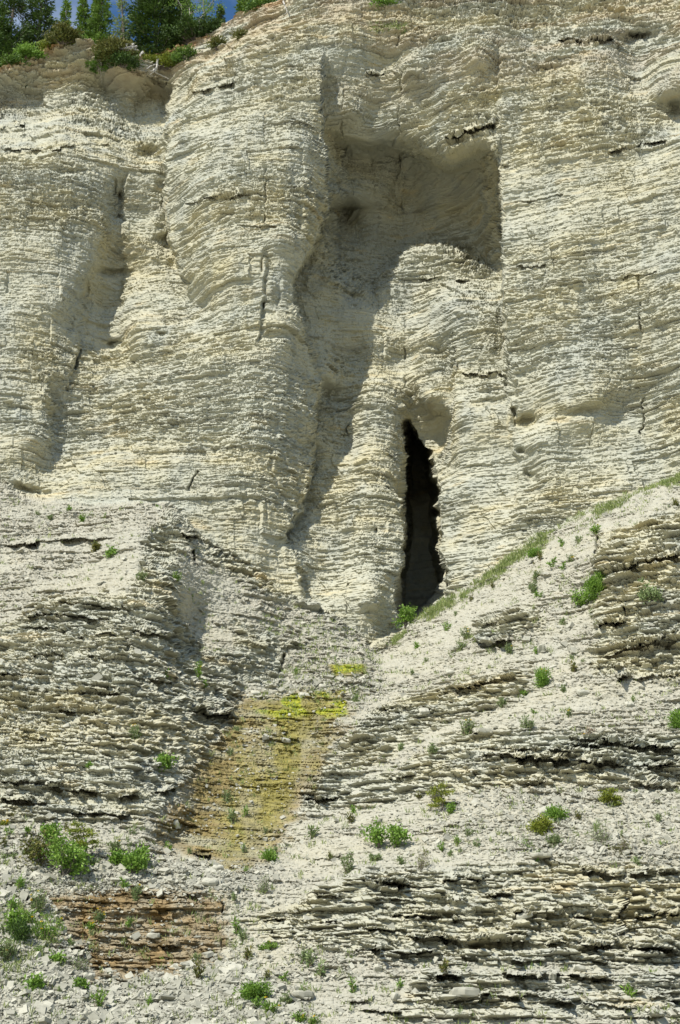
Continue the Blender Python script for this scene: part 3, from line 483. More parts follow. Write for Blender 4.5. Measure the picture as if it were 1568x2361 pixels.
# ------------------------------------------------------------------ vegetation builders
LEAF = {'bright': simple('leaf_bright', (.09, .19, .02), (.30, .46, .08), 3, .6, .3), 'grey': simple('leaf_grey', (.12, .18, .06), (.33, .40, .17), 3, .7, .25),
        'dark': simple('needle_dark', (.018, .045, .008), (.12, .20, .035), 2, .6, .12), 'young': simple('needle_young', (.04, .10, .012), (.20, .31, .05), 2, .6, .2),
        'yellow': simple('needle_yellowish', (.12, .17, .015), (.34, .36, .05), 3, .6, .2), 'dry': simple('dry_stalk', (.15, .10, .065), (.34, .27, .18), 3, .8, .1),
        'olive': simple('leaf_olive', (.06, .09, .015), (.22, .20, .05), 3, .7, .2)}
FLOWER = simple('flower_yellow', (.75, .50, .02), (.85, .68, .04), 9, .6, .2)
BARK = simple('bark', (.10, .08, .06), (.26, .23, .19), 9, .9); BLEACH = simple('bleached_wood', (.34, .32, .28), (.60, .57, .51), 9, .8); PALEBARK = simple('pale_bark', (.22, .20, .17), (.52, .50, .45), 5, .85)
def leaves(mb, P, D, L_, W_, r, tone=None):
    """diamond leaves with a crease: base P, direction D"""
    n = len(P)
    if n == 0: return
    D = norm(D); q = norm(np.cross(D, r.normal(0, 1, (n, 3)))); up = np.cross(D, q)
    L_ = np.broadcast_to(L_, (n,))[:, None]; W_ = np.broadcast_to(W_, (n,))[:, None]
    a = P; b = P+D*L_*.5+q*W_*.5+up*W_*.15; c = P+D*L_; d = P+D*L_*.5-q*W_*.5+up*W_*.15
    t = r.random(n) if tone is None else tone
    mb.add(np.stack([a, b, c, d], 1), np.arange(4*n).reshape(n, 4), np.repeat(t, 4))
def tube(mb, pts, r0, r1, k=4, t=.5):
    pts = np.asarray(pts, float); n = len(pts); d = norm(np.gradient(pts, axis=0)); a = norm(np.cross(d, [.3, .9, .2])); b = np.cross(d, a)
    rr = np.linspace(r0, r1, n)[:, None]; V = []
    for i in range(k):
        th = 2*math.pi*i/k; V.append(pts+(a*math.cos(th)+b*math.sin(th))*rr)
    V = np.stack(V, 1).reshape(-1, 3); F = []
    for i in range(n-1):
        for j in range(k): F.append((i*k+j, i*k+(j+1) % k, (i+1)*k+(j+1) % k, (i+1)*k+j))
    mb.add(V, F, t)
def curve(a, b, bend, n=6, r=None):
    t = np.linspace(0, 1, n)[:, None]; p = a+(b-a)*t+np.asarray(bend)*(t*(1-t)*4)
    if r is not None: p[1:-1] += r.normal(0, .03, (n-2, 3))*np.linalg.norm(b-a)
    return p
def empty(name, loc, label, cat, group=None):
    o = bpy.data.objects.new(name, None); col.objects.link(o); o.location = loc; o.empty_display_size = .2
    o['label'] = label; o['category'] = cat
    if group: o['group'] = group
    return o
def plant(kind, name, p, w, h, label, cat, leaf='bright', flowers=0, seed=0, dens=1.0, group=None, lean=0.):
    r = np.random.default_rng(seed+100); e = empty(name, p-np.array([0, -.02, .05]), label, cat, group)
    st, lf, fl = MB(), MB(), MB(); tips = []
    if kind == 'leafy':       # several arching stems, leaves in loose clumps
        for i in range(int(6+6*w)):
            az = r.random()*6.283; rad = w*.5*math.sqrt(r.random()); b = np.array([math.cos(az)*rad+lean*h, math.sin(az)*rad*.7-.05, h*(.45+.55*r.random())])
            c = curve(np.zeros(3), b, [0, 0, .15*h], 7, r); tube(st, c, .012, .004)
            for m in range(3):
                i0 = r.integers(2, 6); e2 = c[i0]+r.normal(0, .16*w, 3)+[0, 0, .10*h]; c2 = curve(c[i0], e2, [0, 0, .02], 4); tube(st, c2, .006, .003, 3); tips += [e2, c2[2]]
            tips.append(b)
        T = np.array(tips); n = int(len(T)*9*dens); P = T[r.integers(0, len(T), n)]+r.normal(0, .05+.02*w, (n, 3))
        leaves(lf, P, r.normal(0, 1, (n, 3))+[0, -.2, .5], .06+.04*r.random(n), .035+.02*r.random(n), r)
    elif kind == 'weed':      # upright thin stalks with narrow leaves
        for i in range(int((9+26*w)*dens)):
            az = r.random()*6.283; rad = w*.5*r.random()**.6; b = np.array([math.cos(az)*rad+lean*h, math.sin(az)*rad*.6-.03, h*(.35+.65*r.random()*(1-.4*rad/w))]); a = b*[.35, .35, 0]
            c = curve(a, b, [0, 0, .08*h], 5); tube(st, c, .005, .002, 3); tips.append(b)
            n = int(7+h*26); k = r.random(n)**.8*(len(c)-1.01); i0 = k.astype(int); P = c[i0]+(c[i0+1]-c[i0])*(k-i0)[:, None]
            leaves(lf, P, r.normal(0, .8, (n, 3))+[0, -.2, .8], .055+.05*r.random(n), .014+.014*r.random(n), r)
    elif kind == 'dense':     # low mat or ball of small twigs
        nc = int(8+30*w*h*4); C = []
        for i in range(nc):
            v = norm(r.normal(0, 1, 3))*r.random()**.4; C.append([v[0]*w*.5+lean*v[2]*h*.5, v[1]*w*.3-.05, h*.42+v[2]*h*.45])
        C = np.array(C)
        for c0 in C[::3]: tube(st, curve(np.zeros(3), c0, [0, 0, .04], 4), .009, .004, 3)
        n = int(nc*46*dens); P = C[r.integers(0, nc, n)]+r.normal(0, .055, (n, 3)); leaves(lf, P, (P-[0, .0, h*.1])*2+r.normal(0, .35, (n, 3)), .045+.04*r.random(n), .016+.016*r.random(n), r); tips = list(C[C[:, 2] > h*.5])
    elif kind == 'stunted':   # small wind-stunted conifer: bare stem, flat tiers of branches
        top = np.array([-.12*w+lean*h, -.03, h]); c = curve(np.zeros(3), top, [.05, 0, 0], 8, r); tube(st, c, .026, .010, 6)
        for i in range(int(9*dens)):
            k = r.integers(2, 8); d = np.array([r.normal(0, 1)-.4, r.normal(0, .5), .12]); e2 = c[k]+norm(d)*w*.5*(.5+.6*r.random()); cc = curve(c[k], e2, [0, 0, .03], 5); tube(st, cc, .010, .004, 3)
            n = 130; u = r.random(n)**.7; P = c[k]+(e2-c[k])*u[:, None]+r.normal(0, .05, (n, 3))*[1.2, 1, .45]
            leaves(lf, P, norm(d)+r.normal(0, .6, (n, 3)), .06, .022, r)
    elif kind == 'dry':
        for i in range(int(16*dens)):
            b = np.array([r.normal(0, w*.28)+lean*h, r.normal(0, .08)-.03, h*(.3+.7*r.random())]); c = curve(b*[.2, .2, 0], b, r.normal(0, .05, 3), 6, r); tube(st, c, .007, .002, 3)
            for m in range(3): i0 = r.integers(2, 5); tube(st, curve(c[i0], c[i0]+r.normal(0, .09, 3)+[0, 0, .05], [0, 0, 0], 3), .004, .002, 3)
            n = int(12+h*20); P = c[r.integers(1, 6, n)]+r.normal(0, .035, (n, 3)); leaves(lf, P, r.normal(0, .7, (n, 3))+[0, 0, .6], .05+.03*r.random(n), .012, r); tips.append(b)
    st.build('stem', BARK if kind != 'weed' else LEAF['dry'], e); lf.build('foliage', LEAF[leaf], e)
    for i in range(flowers):
        f = MB(); q = np.array(tips[r.integers(0, len(tips))])+r.normal(0, .02, 3)+[0, -.04, .03]
        leaves(f, np.repeat(q[None], 8, 0), r.normal(0, 1, (8, 3))*[1, 1, .5]+[0, -.6, .3], .032, .026, r); f.build('flower', FLOWER, e)
    return e
def conifer(name, p, h, w, label, leaf='dark', seed=0, dens=1., low=.04, droop=.25, lean=0., top=.8, bark=BARK, group=None, cat='tree', gaps=0., nb=None):
    r = np.random.default_rng(seed+500); e = empty(name, p, label, cat, group); tr, lf = MB(), MB()
    tip = np.array([lean*h, 0, h]); tc_ = curve(np.array([0, 0, -.4]), tip, [.03*h*r.normal(), 0, 0], 10, None); tube(tr, tc_, .022*h, .006, 6)
    nb = nb or int(h*24*(.6+.4*w/2))
    for i in range(nb):
        z = low+(.985-low)*((i+r.random())/nb); k = z*9; i0 = min(int(k), 8); c0 = tc_[i0]+(tc_[i0+1]-tc_[i0])*(k-i0)
        if gaps and vn(np.array([z*7.]), seed*1., 1.)[0] < gaps: continue
        az = i*2.4+r.normal(0, .5); ln = w*.5*((1-z)**top*(.55+.6*r.random())+.05)*min(1, .55+z*3)
        d = np.array([math.cos(az), math.sin(az), .25*z+.05-droop*r.random()]); e2 = c0+d*ln; cc = curve(c0, e2, [0, 0, -.12*ln], 5, None); tube(tr, cc, .010+.006*ln, .004, 3)
        n = int((20+95*ln)*dens); u = .12+.88*r.random(n)**.75; k2 = u*3.99; j = k2.astype(int); q = cc[j]+(cc[j+1]-cc[j])*(k2-j)[:, None]
        sd_ = np.cross(norm(d), [0, 0, 1]); off = r.normal(0, 1, (n, 1))*ln*.22*(1.1-u[:, None]*.7); q = q+sd_*off+r.normal(0, .035, (n, 3))
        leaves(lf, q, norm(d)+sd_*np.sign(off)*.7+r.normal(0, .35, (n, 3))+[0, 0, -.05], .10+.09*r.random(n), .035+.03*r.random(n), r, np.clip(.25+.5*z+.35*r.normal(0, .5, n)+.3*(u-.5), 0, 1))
    tr.build('trunk', bark, e); lf.build('crown', LEAF[leaf], e); return e
def broadleaf(name, p, h, w, label, leaf='bright', seed=0, n_l=5, lsz=.07, dens=1., bark=PALEBARK, cat='tree', low=.3):
    r = np.random.default_rng(seed+900); e = empty(name, p, label, cat); tr, lf = MB(), MB(); tips = []
    for s_ in range(n_l):
        b = np.array([r.normal(0, .16*w), r.normal(0, .12*w), h*(.75+.25*r.random())]); c = curve(np.array([r.normal(0, .05), 0, -.3]), b, [r.normal(0, .12), 0, 0], 9, r); tube(tr, c, .012*h+.01, .008, 6)
        for m in range(16):
            i0 = r.integers(int(low*8), 9); d = np.array([r.normal(), r.normal(), .25+.3*r.random()]); e2 = c[i0]+norm(d)*w*.32*(.4+.7*r.random()); cc = curve(c[i0], e2, [0, 0, .05], 4, r); tube(tr, cc, .012, .004, 3); tips += [e2, cc[2], (e2+cc[2])/2]
    T = np.array(tips); n = int(len(T)*16*dens); P = T[r.integers(0, len(T), n)]+r.normal(0, .10, (n, 3)); leaves(lf, P, r.normal(0, 1, (n, 3)), lsz*(.7+.6*r.random(n)), lsz*.7, r)
    tr.build('trunk', bark, e); lf.build('crown', LEAF[leaf], e); return e
def bush(name, p, w, h, label, leaf, seed, dens=1., cat='bush', flat=.7):   # clumps of shoots on a shrub at the rim
    r = np.random.default_rng(seed+300); e = empty(name, p, label, cat); tr, lf = MB(), MB(); nc = int(10+26*w*h); C = []
    for i in range(nc):
        v = norm(r.normal(0, 1, 3))*r.random()**.35; C.append([v[0]*w*.5, v[1]*w*.5*flat, h*.45+v[2]*h*.5]); tube(tr, curve(np.array([v[0]*.1*w, 0, -.1]), np.array(C[-1]), [0, 0, .05], 5, r), .02, .006, 4)
    C = np.array(C); n = int(nc*85*dens); k = r.integers(0, nc, n); P = C[k]+r.normal(0, .10, (n, 3))*[1.4, 1, .6]
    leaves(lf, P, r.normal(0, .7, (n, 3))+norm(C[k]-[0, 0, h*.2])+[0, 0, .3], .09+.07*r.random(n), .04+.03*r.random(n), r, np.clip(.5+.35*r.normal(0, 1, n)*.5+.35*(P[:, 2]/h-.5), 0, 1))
    tr.build('stem', BARK, e); lf.build('foliage', LEAF[leaf], e); return e
def rimp(px, dy=3, back=.0, dz=0.):
    p = at(px, pline(RIM, px)+dy); return p+np.array([0, back, dz+.035*back])
def M(px): return 71.5*TH/1180.5*px/.88      # survey units to metres at the rim
# ------------------------------------------------------------------ trees and shrubs on the rim
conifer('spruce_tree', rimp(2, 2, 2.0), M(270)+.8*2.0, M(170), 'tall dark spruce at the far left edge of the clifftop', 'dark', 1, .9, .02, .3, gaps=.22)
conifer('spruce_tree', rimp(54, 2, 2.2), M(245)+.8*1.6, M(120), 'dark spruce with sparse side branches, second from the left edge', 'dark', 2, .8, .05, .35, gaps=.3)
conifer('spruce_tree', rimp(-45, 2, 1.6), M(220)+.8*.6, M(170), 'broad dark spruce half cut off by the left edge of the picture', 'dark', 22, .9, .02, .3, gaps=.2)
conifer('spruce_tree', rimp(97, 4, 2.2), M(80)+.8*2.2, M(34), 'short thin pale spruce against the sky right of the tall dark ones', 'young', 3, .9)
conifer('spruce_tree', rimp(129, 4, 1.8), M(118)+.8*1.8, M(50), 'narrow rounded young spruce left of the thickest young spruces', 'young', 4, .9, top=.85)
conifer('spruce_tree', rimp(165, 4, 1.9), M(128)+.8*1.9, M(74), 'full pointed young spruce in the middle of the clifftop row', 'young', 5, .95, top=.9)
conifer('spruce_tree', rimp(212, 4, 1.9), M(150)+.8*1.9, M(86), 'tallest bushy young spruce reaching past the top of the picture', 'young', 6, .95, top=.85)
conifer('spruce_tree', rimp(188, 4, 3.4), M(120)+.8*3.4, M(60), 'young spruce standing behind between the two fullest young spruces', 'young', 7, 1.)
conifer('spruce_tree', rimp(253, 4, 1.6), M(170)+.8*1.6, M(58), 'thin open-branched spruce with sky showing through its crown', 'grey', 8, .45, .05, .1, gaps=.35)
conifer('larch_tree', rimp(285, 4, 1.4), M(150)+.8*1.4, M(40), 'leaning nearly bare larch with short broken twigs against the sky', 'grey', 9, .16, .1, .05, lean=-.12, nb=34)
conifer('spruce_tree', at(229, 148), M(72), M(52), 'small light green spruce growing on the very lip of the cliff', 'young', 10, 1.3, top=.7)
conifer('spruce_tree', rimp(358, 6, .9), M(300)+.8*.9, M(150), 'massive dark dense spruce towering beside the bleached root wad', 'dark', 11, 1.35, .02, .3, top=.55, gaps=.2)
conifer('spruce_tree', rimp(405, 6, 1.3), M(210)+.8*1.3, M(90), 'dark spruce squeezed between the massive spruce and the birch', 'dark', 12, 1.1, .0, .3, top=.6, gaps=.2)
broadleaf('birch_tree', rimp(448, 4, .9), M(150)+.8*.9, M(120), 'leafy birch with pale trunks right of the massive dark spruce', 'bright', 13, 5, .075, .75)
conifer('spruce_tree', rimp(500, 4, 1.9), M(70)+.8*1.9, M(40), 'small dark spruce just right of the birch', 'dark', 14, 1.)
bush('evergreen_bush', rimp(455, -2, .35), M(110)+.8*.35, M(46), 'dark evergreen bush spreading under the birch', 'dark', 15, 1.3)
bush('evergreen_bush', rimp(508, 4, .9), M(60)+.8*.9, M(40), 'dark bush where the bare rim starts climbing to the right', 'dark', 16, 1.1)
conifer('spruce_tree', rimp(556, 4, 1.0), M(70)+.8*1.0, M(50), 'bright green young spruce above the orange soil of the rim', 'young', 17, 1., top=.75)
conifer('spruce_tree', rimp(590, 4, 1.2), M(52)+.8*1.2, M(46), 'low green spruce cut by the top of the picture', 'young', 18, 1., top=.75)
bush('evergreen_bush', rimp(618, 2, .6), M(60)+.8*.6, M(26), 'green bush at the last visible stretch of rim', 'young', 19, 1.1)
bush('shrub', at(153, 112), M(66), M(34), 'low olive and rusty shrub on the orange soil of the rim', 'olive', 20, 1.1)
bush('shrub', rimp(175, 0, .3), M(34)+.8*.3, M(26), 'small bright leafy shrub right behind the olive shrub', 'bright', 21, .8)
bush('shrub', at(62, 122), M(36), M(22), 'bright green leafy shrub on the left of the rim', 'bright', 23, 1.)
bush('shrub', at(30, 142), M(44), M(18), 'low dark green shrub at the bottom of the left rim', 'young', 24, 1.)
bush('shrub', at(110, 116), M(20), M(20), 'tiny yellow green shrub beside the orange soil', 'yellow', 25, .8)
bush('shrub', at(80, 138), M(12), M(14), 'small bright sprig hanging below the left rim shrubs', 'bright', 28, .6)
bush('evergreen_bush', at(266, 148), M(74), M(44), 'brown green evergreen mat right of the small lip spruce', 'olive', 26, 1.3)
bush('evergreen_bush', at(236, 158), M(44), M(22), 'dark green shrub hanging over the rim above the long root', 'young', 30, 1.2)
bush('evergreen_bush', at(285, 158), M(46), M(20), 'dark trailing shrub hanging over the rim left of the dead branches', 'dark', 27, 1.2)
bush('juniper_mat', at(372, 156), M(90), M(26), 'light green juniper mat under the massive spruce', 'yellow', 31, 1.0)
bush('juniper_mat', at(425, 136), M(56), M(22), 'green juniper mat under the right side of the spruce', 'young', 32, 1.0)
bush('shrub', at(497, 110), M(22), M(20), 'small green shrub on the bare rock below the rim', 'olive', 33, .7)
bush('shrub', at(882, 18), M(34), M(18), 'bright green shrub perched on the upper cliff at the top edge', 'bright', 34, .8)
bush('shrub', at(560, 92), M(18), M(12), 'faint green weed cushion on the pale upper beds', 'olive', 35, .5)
def wood(name, label, cat, segs, m=BLEACH, r0=.03, k=5):
    P = [[at(x, y)+np.array([0, -d, z]) for x, y, d, z in sg] for sg in segs]; o = P[0][0]; mb = MB(); r = np.random.default_rng(len(segs)+int(segs[0][0][0]))
    for q, sg in enumerate(P):
        q2 = np.array(sg)-o; tt = np.linspace(0, len(q2)-1, len(q2)*4); cc = np.stack([np.interp(tt, np.arange(len(q2)), q2[:, i]) for i in range(3)], 1)+r.normal(0, .012, (len(tt), 3))
        tube(mb, cc, r0*(1 if q == 0 else .65), r0*.25, k, .7)
    ob = mb.build(name, m); ob.location = o; ob['label'] = label; ob['category'] = cat; return ob
wood('dead_branch', 'bleached forked dead branch lying on the rock below the juniper mat', 'branch', [[(360,150,.1,.3),(358,165,.2,0),(357,176,.25,0),(372,184,.3,0),(388,192,.3,0)],[(357,170,.2,0),(348,180,.25,0),(342,190,.3,0)],[(340,162,.1,.05),(357,160,.2,.1),(375,158,.1,.1),(388,157,.1,0)],[(357,168,.2,.05),(350,178,.3,.05),(345,176,.3,0)]], r0=.05)
wood('dead_branch', 'bleached white forked branch just above the larger fallen one', 'branch', [[(333,112,.1,.1),(326,130,.2,0),(322,144,.25,0)],[(331,114,.1,.1),(337,128,.2,.05),(343,139,.2,0)]], r0=.05)
wood('hanging_root', 'pale thin root hanging straight down from the rim', 'root', [[(238,125,.2,.1),(236,150,.3,0),(233,175,.3,0),(232,202,.25,0)]], r0=.035)
wood('hanging_root', 'short pale root dangling from the rim at the top edge', 'root', [[(655,16,.2,.1),(656,24,.3,0),(659,34,.3,0),(656,42,.25,0)]], r0=.035)
rw = []
for i in range(16):
    a = random.random(); rw.append([(296+random.uniform(-4, 4), 92, .1, .35), (296+random.uniform(-18, 20), 104+random.uniform(-6, 6), .3, .3*random.random()), (296+random.uniform(-28, 26), 118+random.uniform(-12, 4), .3, 0)])
wood('root_wad', 'grey weathered root wad of a fallen tree on the rim', 'stump', rw, PALEBARK, .11, 6)

# ------------------------------------------------------------------ plants on the slopes: (kind, name, px, py, width, height, leaf, flowers, density, lean, label, category)
PL_ = [
('leafy','leafy_shrub',931,1452,52,52,'bright',0,1.3,.0,'bright green shrub with grey stems at the foot of the dark cave','shrub'),
('dense','green_shrub',1368,1378,44,66,'bright',0,1.1,.35,'dense tall green shrub against the outcrop on the upper right slope','shrub'),
('leafy','leafy_shrub',1335,1400,50,34,'bright',0,.8,0,'loose leafy shrub at the lower left foot of the dense tall shrub','shrub'),
('dense','flowering_shrub',1252,1582,26,52,'bright',4,1.,0,'narrow upright green shrub with yellow flowers in the middle of the right slope','shrub'),
('weed','weed_clump',1066,1696,42,48,'grey',2,1.3,.25,'wide green weed clump above the ledge at the gully side','weed'),
('weed','weed_clump',1217,1688,40,40,'grey',0,1.2,0,'reddish green weed clump left of the long dark ledge','weed'),
('weed','weed_clump',995,1742,26,34,'grey',0,1.2,.2,'fluffy grey green weed left of the middle ledges','weed'),
('stunted','stunted_spruce',1016,1868,52,52,'yellow',0,.9,0,'stunted spruce with bare stem and a yellow green tuft on the open scree','tree'),
('weed','weed_clump',1036,1874,28,30,'bright',0,1.2,0,'small weed right at the foot of the bare-stemmed stunted spruce','weed'),
('stunted','stunted_spruce',1408,1858,42,40,'yellow',0,1.2,0,'small tiered stunted spruce on the right part of the scree','tree'),
('dense','juniper_bush',1246,1916,44,40,'yellow',0,1.1,.1,'bright yellow green juniper patch on the scree','bush'),
('dense','juniper_bush',1282,1888,44,30,'bright',2,1.1,.3,'green juniper lobe joining the upper right of the yellow green patch','bush'),
('weed','weed_clump',1277,1950,38,34,'grey',0,1.9,0,'round grey green tuft below the juniper patch','weed'),
('leafy','leafy_shrub',870,1955,44,50,'bright',0,1.,-.1,'left half of the leafy green shrub pair low on the middle slope','shrub'),
('leafy','leafy_shrub',905,1954,50,56,'bright',0,1.,.1,'right half of the leafy green shrub pair low on the middle slope','shrub'),
('weed','weed_clump',863,1982,34,20,'grey',0,1.6,0,'low dense green tuft under the leafy shrub pair','weed'),
('weed','weed_clump',796,2012,36,56,'grey',1,.9,0,'tall thin grey weed left of the leafy shrub pair','weed'),
('dry','dry_weed',1392,1950,50,66,'grey',0,1.4,-.1,'tall straggly dry weed above the lower right ledges','weed'),
('dry','dry_weed',1432,1966,46,36,'olive',0,1.2,.1,'reddish dry weed beside the dark notch of the lower right ledges','weed'),
('dry','dry_weed',968,2006,26,52,'olive',0,.8,.2,'thin brown weed above the big overhanging slab','weed'),
('weed','weed_clump',925,1994,20,22,'grey',0,.8,0,'small pale weed between the tall grey weed and the brown one','weed'),
('dense','green_shrub',1564,1680,34,48,'bright',0,1.2,0,'dark green shrub cut by the right edge of the picture','shrub'),
('dense','green_shrub',620,1982,34,22,'bright',0,1.3,0,'small round green cushion beside the foot of the stained streambed','bush'),
('dry','dry_weed',604,2058,32,36,'grey',0,1.,.1,'thin dry weed on the bank just right of the brown stained wall','weed'),
('leafy','leafy_shrub',378,1782,34,40,'bright',0,1.4,0,'bright green shrub at the left shoulder of the yellow streambed','shrub'),
('weed','weed_clump',317,1712,30,56,'grey',2,1.1,0,'tall weed with yellow flowers on the left mound above the bright shrub','weed'),
('weed','weed_clump',452,1568,18,50,'bright',1,.8,0,'thin green weed in the shade of the left mound','weed'),
('weed','weed_clump',468,1584,18,20,'bright',0,1.,0,'small green tuft close below the thin shaded weed','weed'),
('leafy','leafy_shrub',386,1565,18,16,'bright',0,.8,0,'small green sprout in the dark corner under the mound overhang','shrub'),
('leafy','leafy_shrub',148,2024,126,78,'bright',0,1.9,.1,'wide green willow shrub, largest plant at the lower left','shrub'),
('leafy','leafy_shrub',95,1998,90,66,'olive',0,1.0,-.3,'reddish green open shrub leaning left out of the largest plant','shrub'),
('leafy','leafy_shrub',110,1946,30,42,'bright',0,1.5,.2,'small bright green bush above the largest plant','shrub'),
('stunted','small_tree',190,1990,64,84,'yellow',0,1.3,0,'small crooked tree with flat top rising behind the largest plant','tree'),
('weed','weed_clump',208,1998,44,24,'grey',2,1.2,.2,'low weed with yellow flowers right of the largest plant','weed'),
('leafy','leafy_shrub',302,2016,48,34,'bright',0,1.6,.1,'bright green leafy plant just above the brown stained wall','shrub'),
('leafy','leafy_shrub',316,1992,30,28,'bright',0,1.1,.1,'small leafy sprig directly above the bright plant over the stained wall','shrub'),
('leafy','leafy_shrub',270,1994,24,20,'bright',0,1.2,0,'small leafy sprig left of the bright plant over the stained wall','shrub'),
('weed','weed_clump',262,1966,34,36,'grey',2,1.2,0,'grey green weed with a yellow flower above the gravel at the lower left','weed'),
('weed','weed_clump',386,1962,14,22,'bright',0,.6,0,'lone green sprout in the gravel below the brown streambed foot','weed'),
('weed','weed_clump',314,2076,22,44,'grey',1,1.1,0,'green weed hanging on the top of the brown stained wall','weed'),
('weed','weed_clump',85,2108,40,66,'grey',4,1.2,0,'tall weeds with several yellow flowers left of the brown stained wall','weed'),
('weed','weed_clump',228,2122,26,28,'grey',6,1.3,0,'weed crowned with many yellow flowers on the stained wall','weed'),
('weed','weed_clump',212,2142,16,22,'bright',2,.8,0,'tiny weed with yellow flowers below the many-flowered one','weed'),
('weed','weed_clump',100,2172,84,70,'bright',3,1.1,.1,'broad mass of green weeds with yellow flowers at the lower left','weed'),
('weed','weed_clump',60,2130,56,40,'bright',1,.9,0,'pale green weeds between the tall flowering weeds and the left edge','weed'),
('dense','green_shrub',42,2174,50,52,'dark',0,.7,0,'dark green bush at the lower left edge','bush'),
('leafy','leafy_shrub',34,2150,32,44,'bright',0,1.2,0,'bright leafy shoots rising out of the dark lower left bush','shrub'),
('weed','weed_clump',8,2215,64,60,'grey',1,1.4,0,'grassy green weeds touching the lower left edge','weed'),
('leafy','leafy_shrub',78,2280,34,18,'bright',0,.8,0,'low green plant lying on the bottom left gravel','weed'),
('dry','dry_weed',170,2232,46,24,'grey',0,1.2,0,'grey dry weed on the gravel under the stained wall','weed'),
('leafy','leafy_shrub',128,2222,24,16,'bright',0,.9,0,'small green sprig on the gravel left of the grey dry weed','weed'),
('leafy','leafy_shrub',182,2276,20,10,'bright',0,.9,0,'flat green sprig on the gravel near a pale slab','weed'),
('dense','juniper_bush',582,2302,76,42,'bright',0,1.3,.1,'dark green cushion bush at the bottom middle of the picture','bush'),
('weed','weed_clump',624,2336,44,36,'bright',2,1.4,0,'green weed with yellow flowers right of the bottom cushion bush','weed'),
('weed','weed_clump',654,2318,36,38,'grey',0,1.2,.1,'grey green weed between the bottom cushion bush and the ledge','weed'),
('weed','weed_clump',694,2358,40,30,'bright',2,1.,0,'green weed touching the bottom edge of the picture','weed'),
('weed','weed_clump',724,2362,24,26,'bright',1,.9,0,'small weed at the bottom edge right of its larger neighbour','weed'),
('weed','weed_clump',612,2190,48,22,'bright',2,1.6,.2,'low green weed with yellow flowers above the bottom cushion bush','weed'),
('weed','weed_clump',324,1338,34,26,'grey',0,1.1,0,'green tuft on the crest of the left mound','weed'),
('weed','weed_clump',400,1338,28,24,'bright',0,.9,0,'green tuft just right of the mound crest','weed'),
('leafy','leafy_shrub',256,1284,14,16,'bright',0,.9,0,'small green sprig near the end of the long ledge at left','weed'),
('leafy','leafy_shrub',222,1272,12,18,'olive',1,.9,0,'small olive sprig under the tip of the long ledge at left','weed'),
('weed','weed_clump',190,1204,18,24,'bright',0,.9,0,'small green weed on the pale left slope above the long ledge','weed'),
('weed','weed_clump',158,1176,14,14,'bright',0,.9,0,'highest tiny weed on the pale left slope','weed'),
('weed','weed_clump',112,1196,12,16,'grey',0,.8,0,'tiny grey weed left of the small green one above the long ledge','weed'),
('dense','green_shrub',1232,1282,30,16,'bright',0,1.4,0,'low round green cushion below the grassy ridge of the right slope','bush'),
('weed','weed_clump',1374,1232,30,30,'bright',1,1.4,0,'bushy green tuft on the grassy ridge at upper right','weed'),
('weed','weed_clump',1233,1340,26,30,'grey',2,1.2,.1,'yellow flowered weed under the low round cushion','weed'),
('weed','weed_clump',1229,1366,24,34,'grey',0,1.2,0,'grey green weed directly below the yellow flowered one','weed'),
('weed','weed_clump',1316,1296,22,22,'grey',2,1.,0,'small yellow flowered weed left of the upper right outcrop','weed'),
('leafy','leafy_shrub',1505,1394,42,26,'grey',0,1.2,0,'pale leafy plant on the upper right outcrop','shrub'),
('weed','weed_clump',1476,1352,26,26,'grey',0,1.1,0,'pale weed above the pale leafy plant on the upper right outcrop','weed'),
('weed','weed_clump',1076,1474,34,32,'grey',3,1.,0,'yellow flowered weed left of the thick overhanging slab','weed'),
('weed','weed_clump',1062,1498,28,24,'grey',0,1.,0,'weed tuft below the yellow flowered one by the thick slab','weed'),
('weed','weed_clump',1174,1508,20,28,'grey',2,1.,0,'yellow flowered weed under the thick overhanging slab','weed'),
('weed','weed_clump',1158,1632,26,26,'grey',0,1.3,0,'round weed tuft between the narrow shrub and the gully','weed'),
('weed','weed_clump',1312,1652,20,24,'grey',2,1.,0,'small yellow flowered weed below the narrow upright shrub','weed'),
('weed','weed_clump',1358,1704,36,30,'dry',1,1.,0,'brownish weed on the edge of the long dark ledge','weed'),
('weed','weed_clump',1208,1606,20,18,'bright',0,1.,0,'little green weed left of the foot of the narrow shrub','weed'),
('weed','weed_clump',1298,1596,14,20,'grey',0,.8,0,'little weed on bare soil right of the narrow shrub','weed'),
('weed','weed_clump',922,1732,16,22,'grey',0,.9,0,'tiny weed nearest the gully at mid slope','weed'),
('dry','dry_weed',1218,1960,26,44,'bright',0,.7,-.1,'leggy sprig left of the round tuft under the juniper patch','weed'),
('weed','weed_clump',205,1772,14,18,'bright',0,.8,0,'small green weed on the rubble of the left mound','weed'),
('weed','weed_clump',65,1922,18,20,'bright',0,1.,0,'small green weed on the bench at far left','weed'),
('weed','weed_clump',18,1982,36,20,'grey',0,1.,0,'low grey weeds on the bench at the left edge','weed'),
('weed','weed_clump',8,1902,26,12,'yellow',5,.8,0,'yellow flowers at the left edge under the mound ledges','weed'),
]
for i, (kind, nm, x, y, w, h, lf, fl, dn, ln, lab, cat) in enumerate(PL_):
    p = at(x, y); u = mpp(p); plant(kind, nm, p, w*u, h*u*1.08, lab, cat, lf, fl, i*7+3, dn, None, ln)
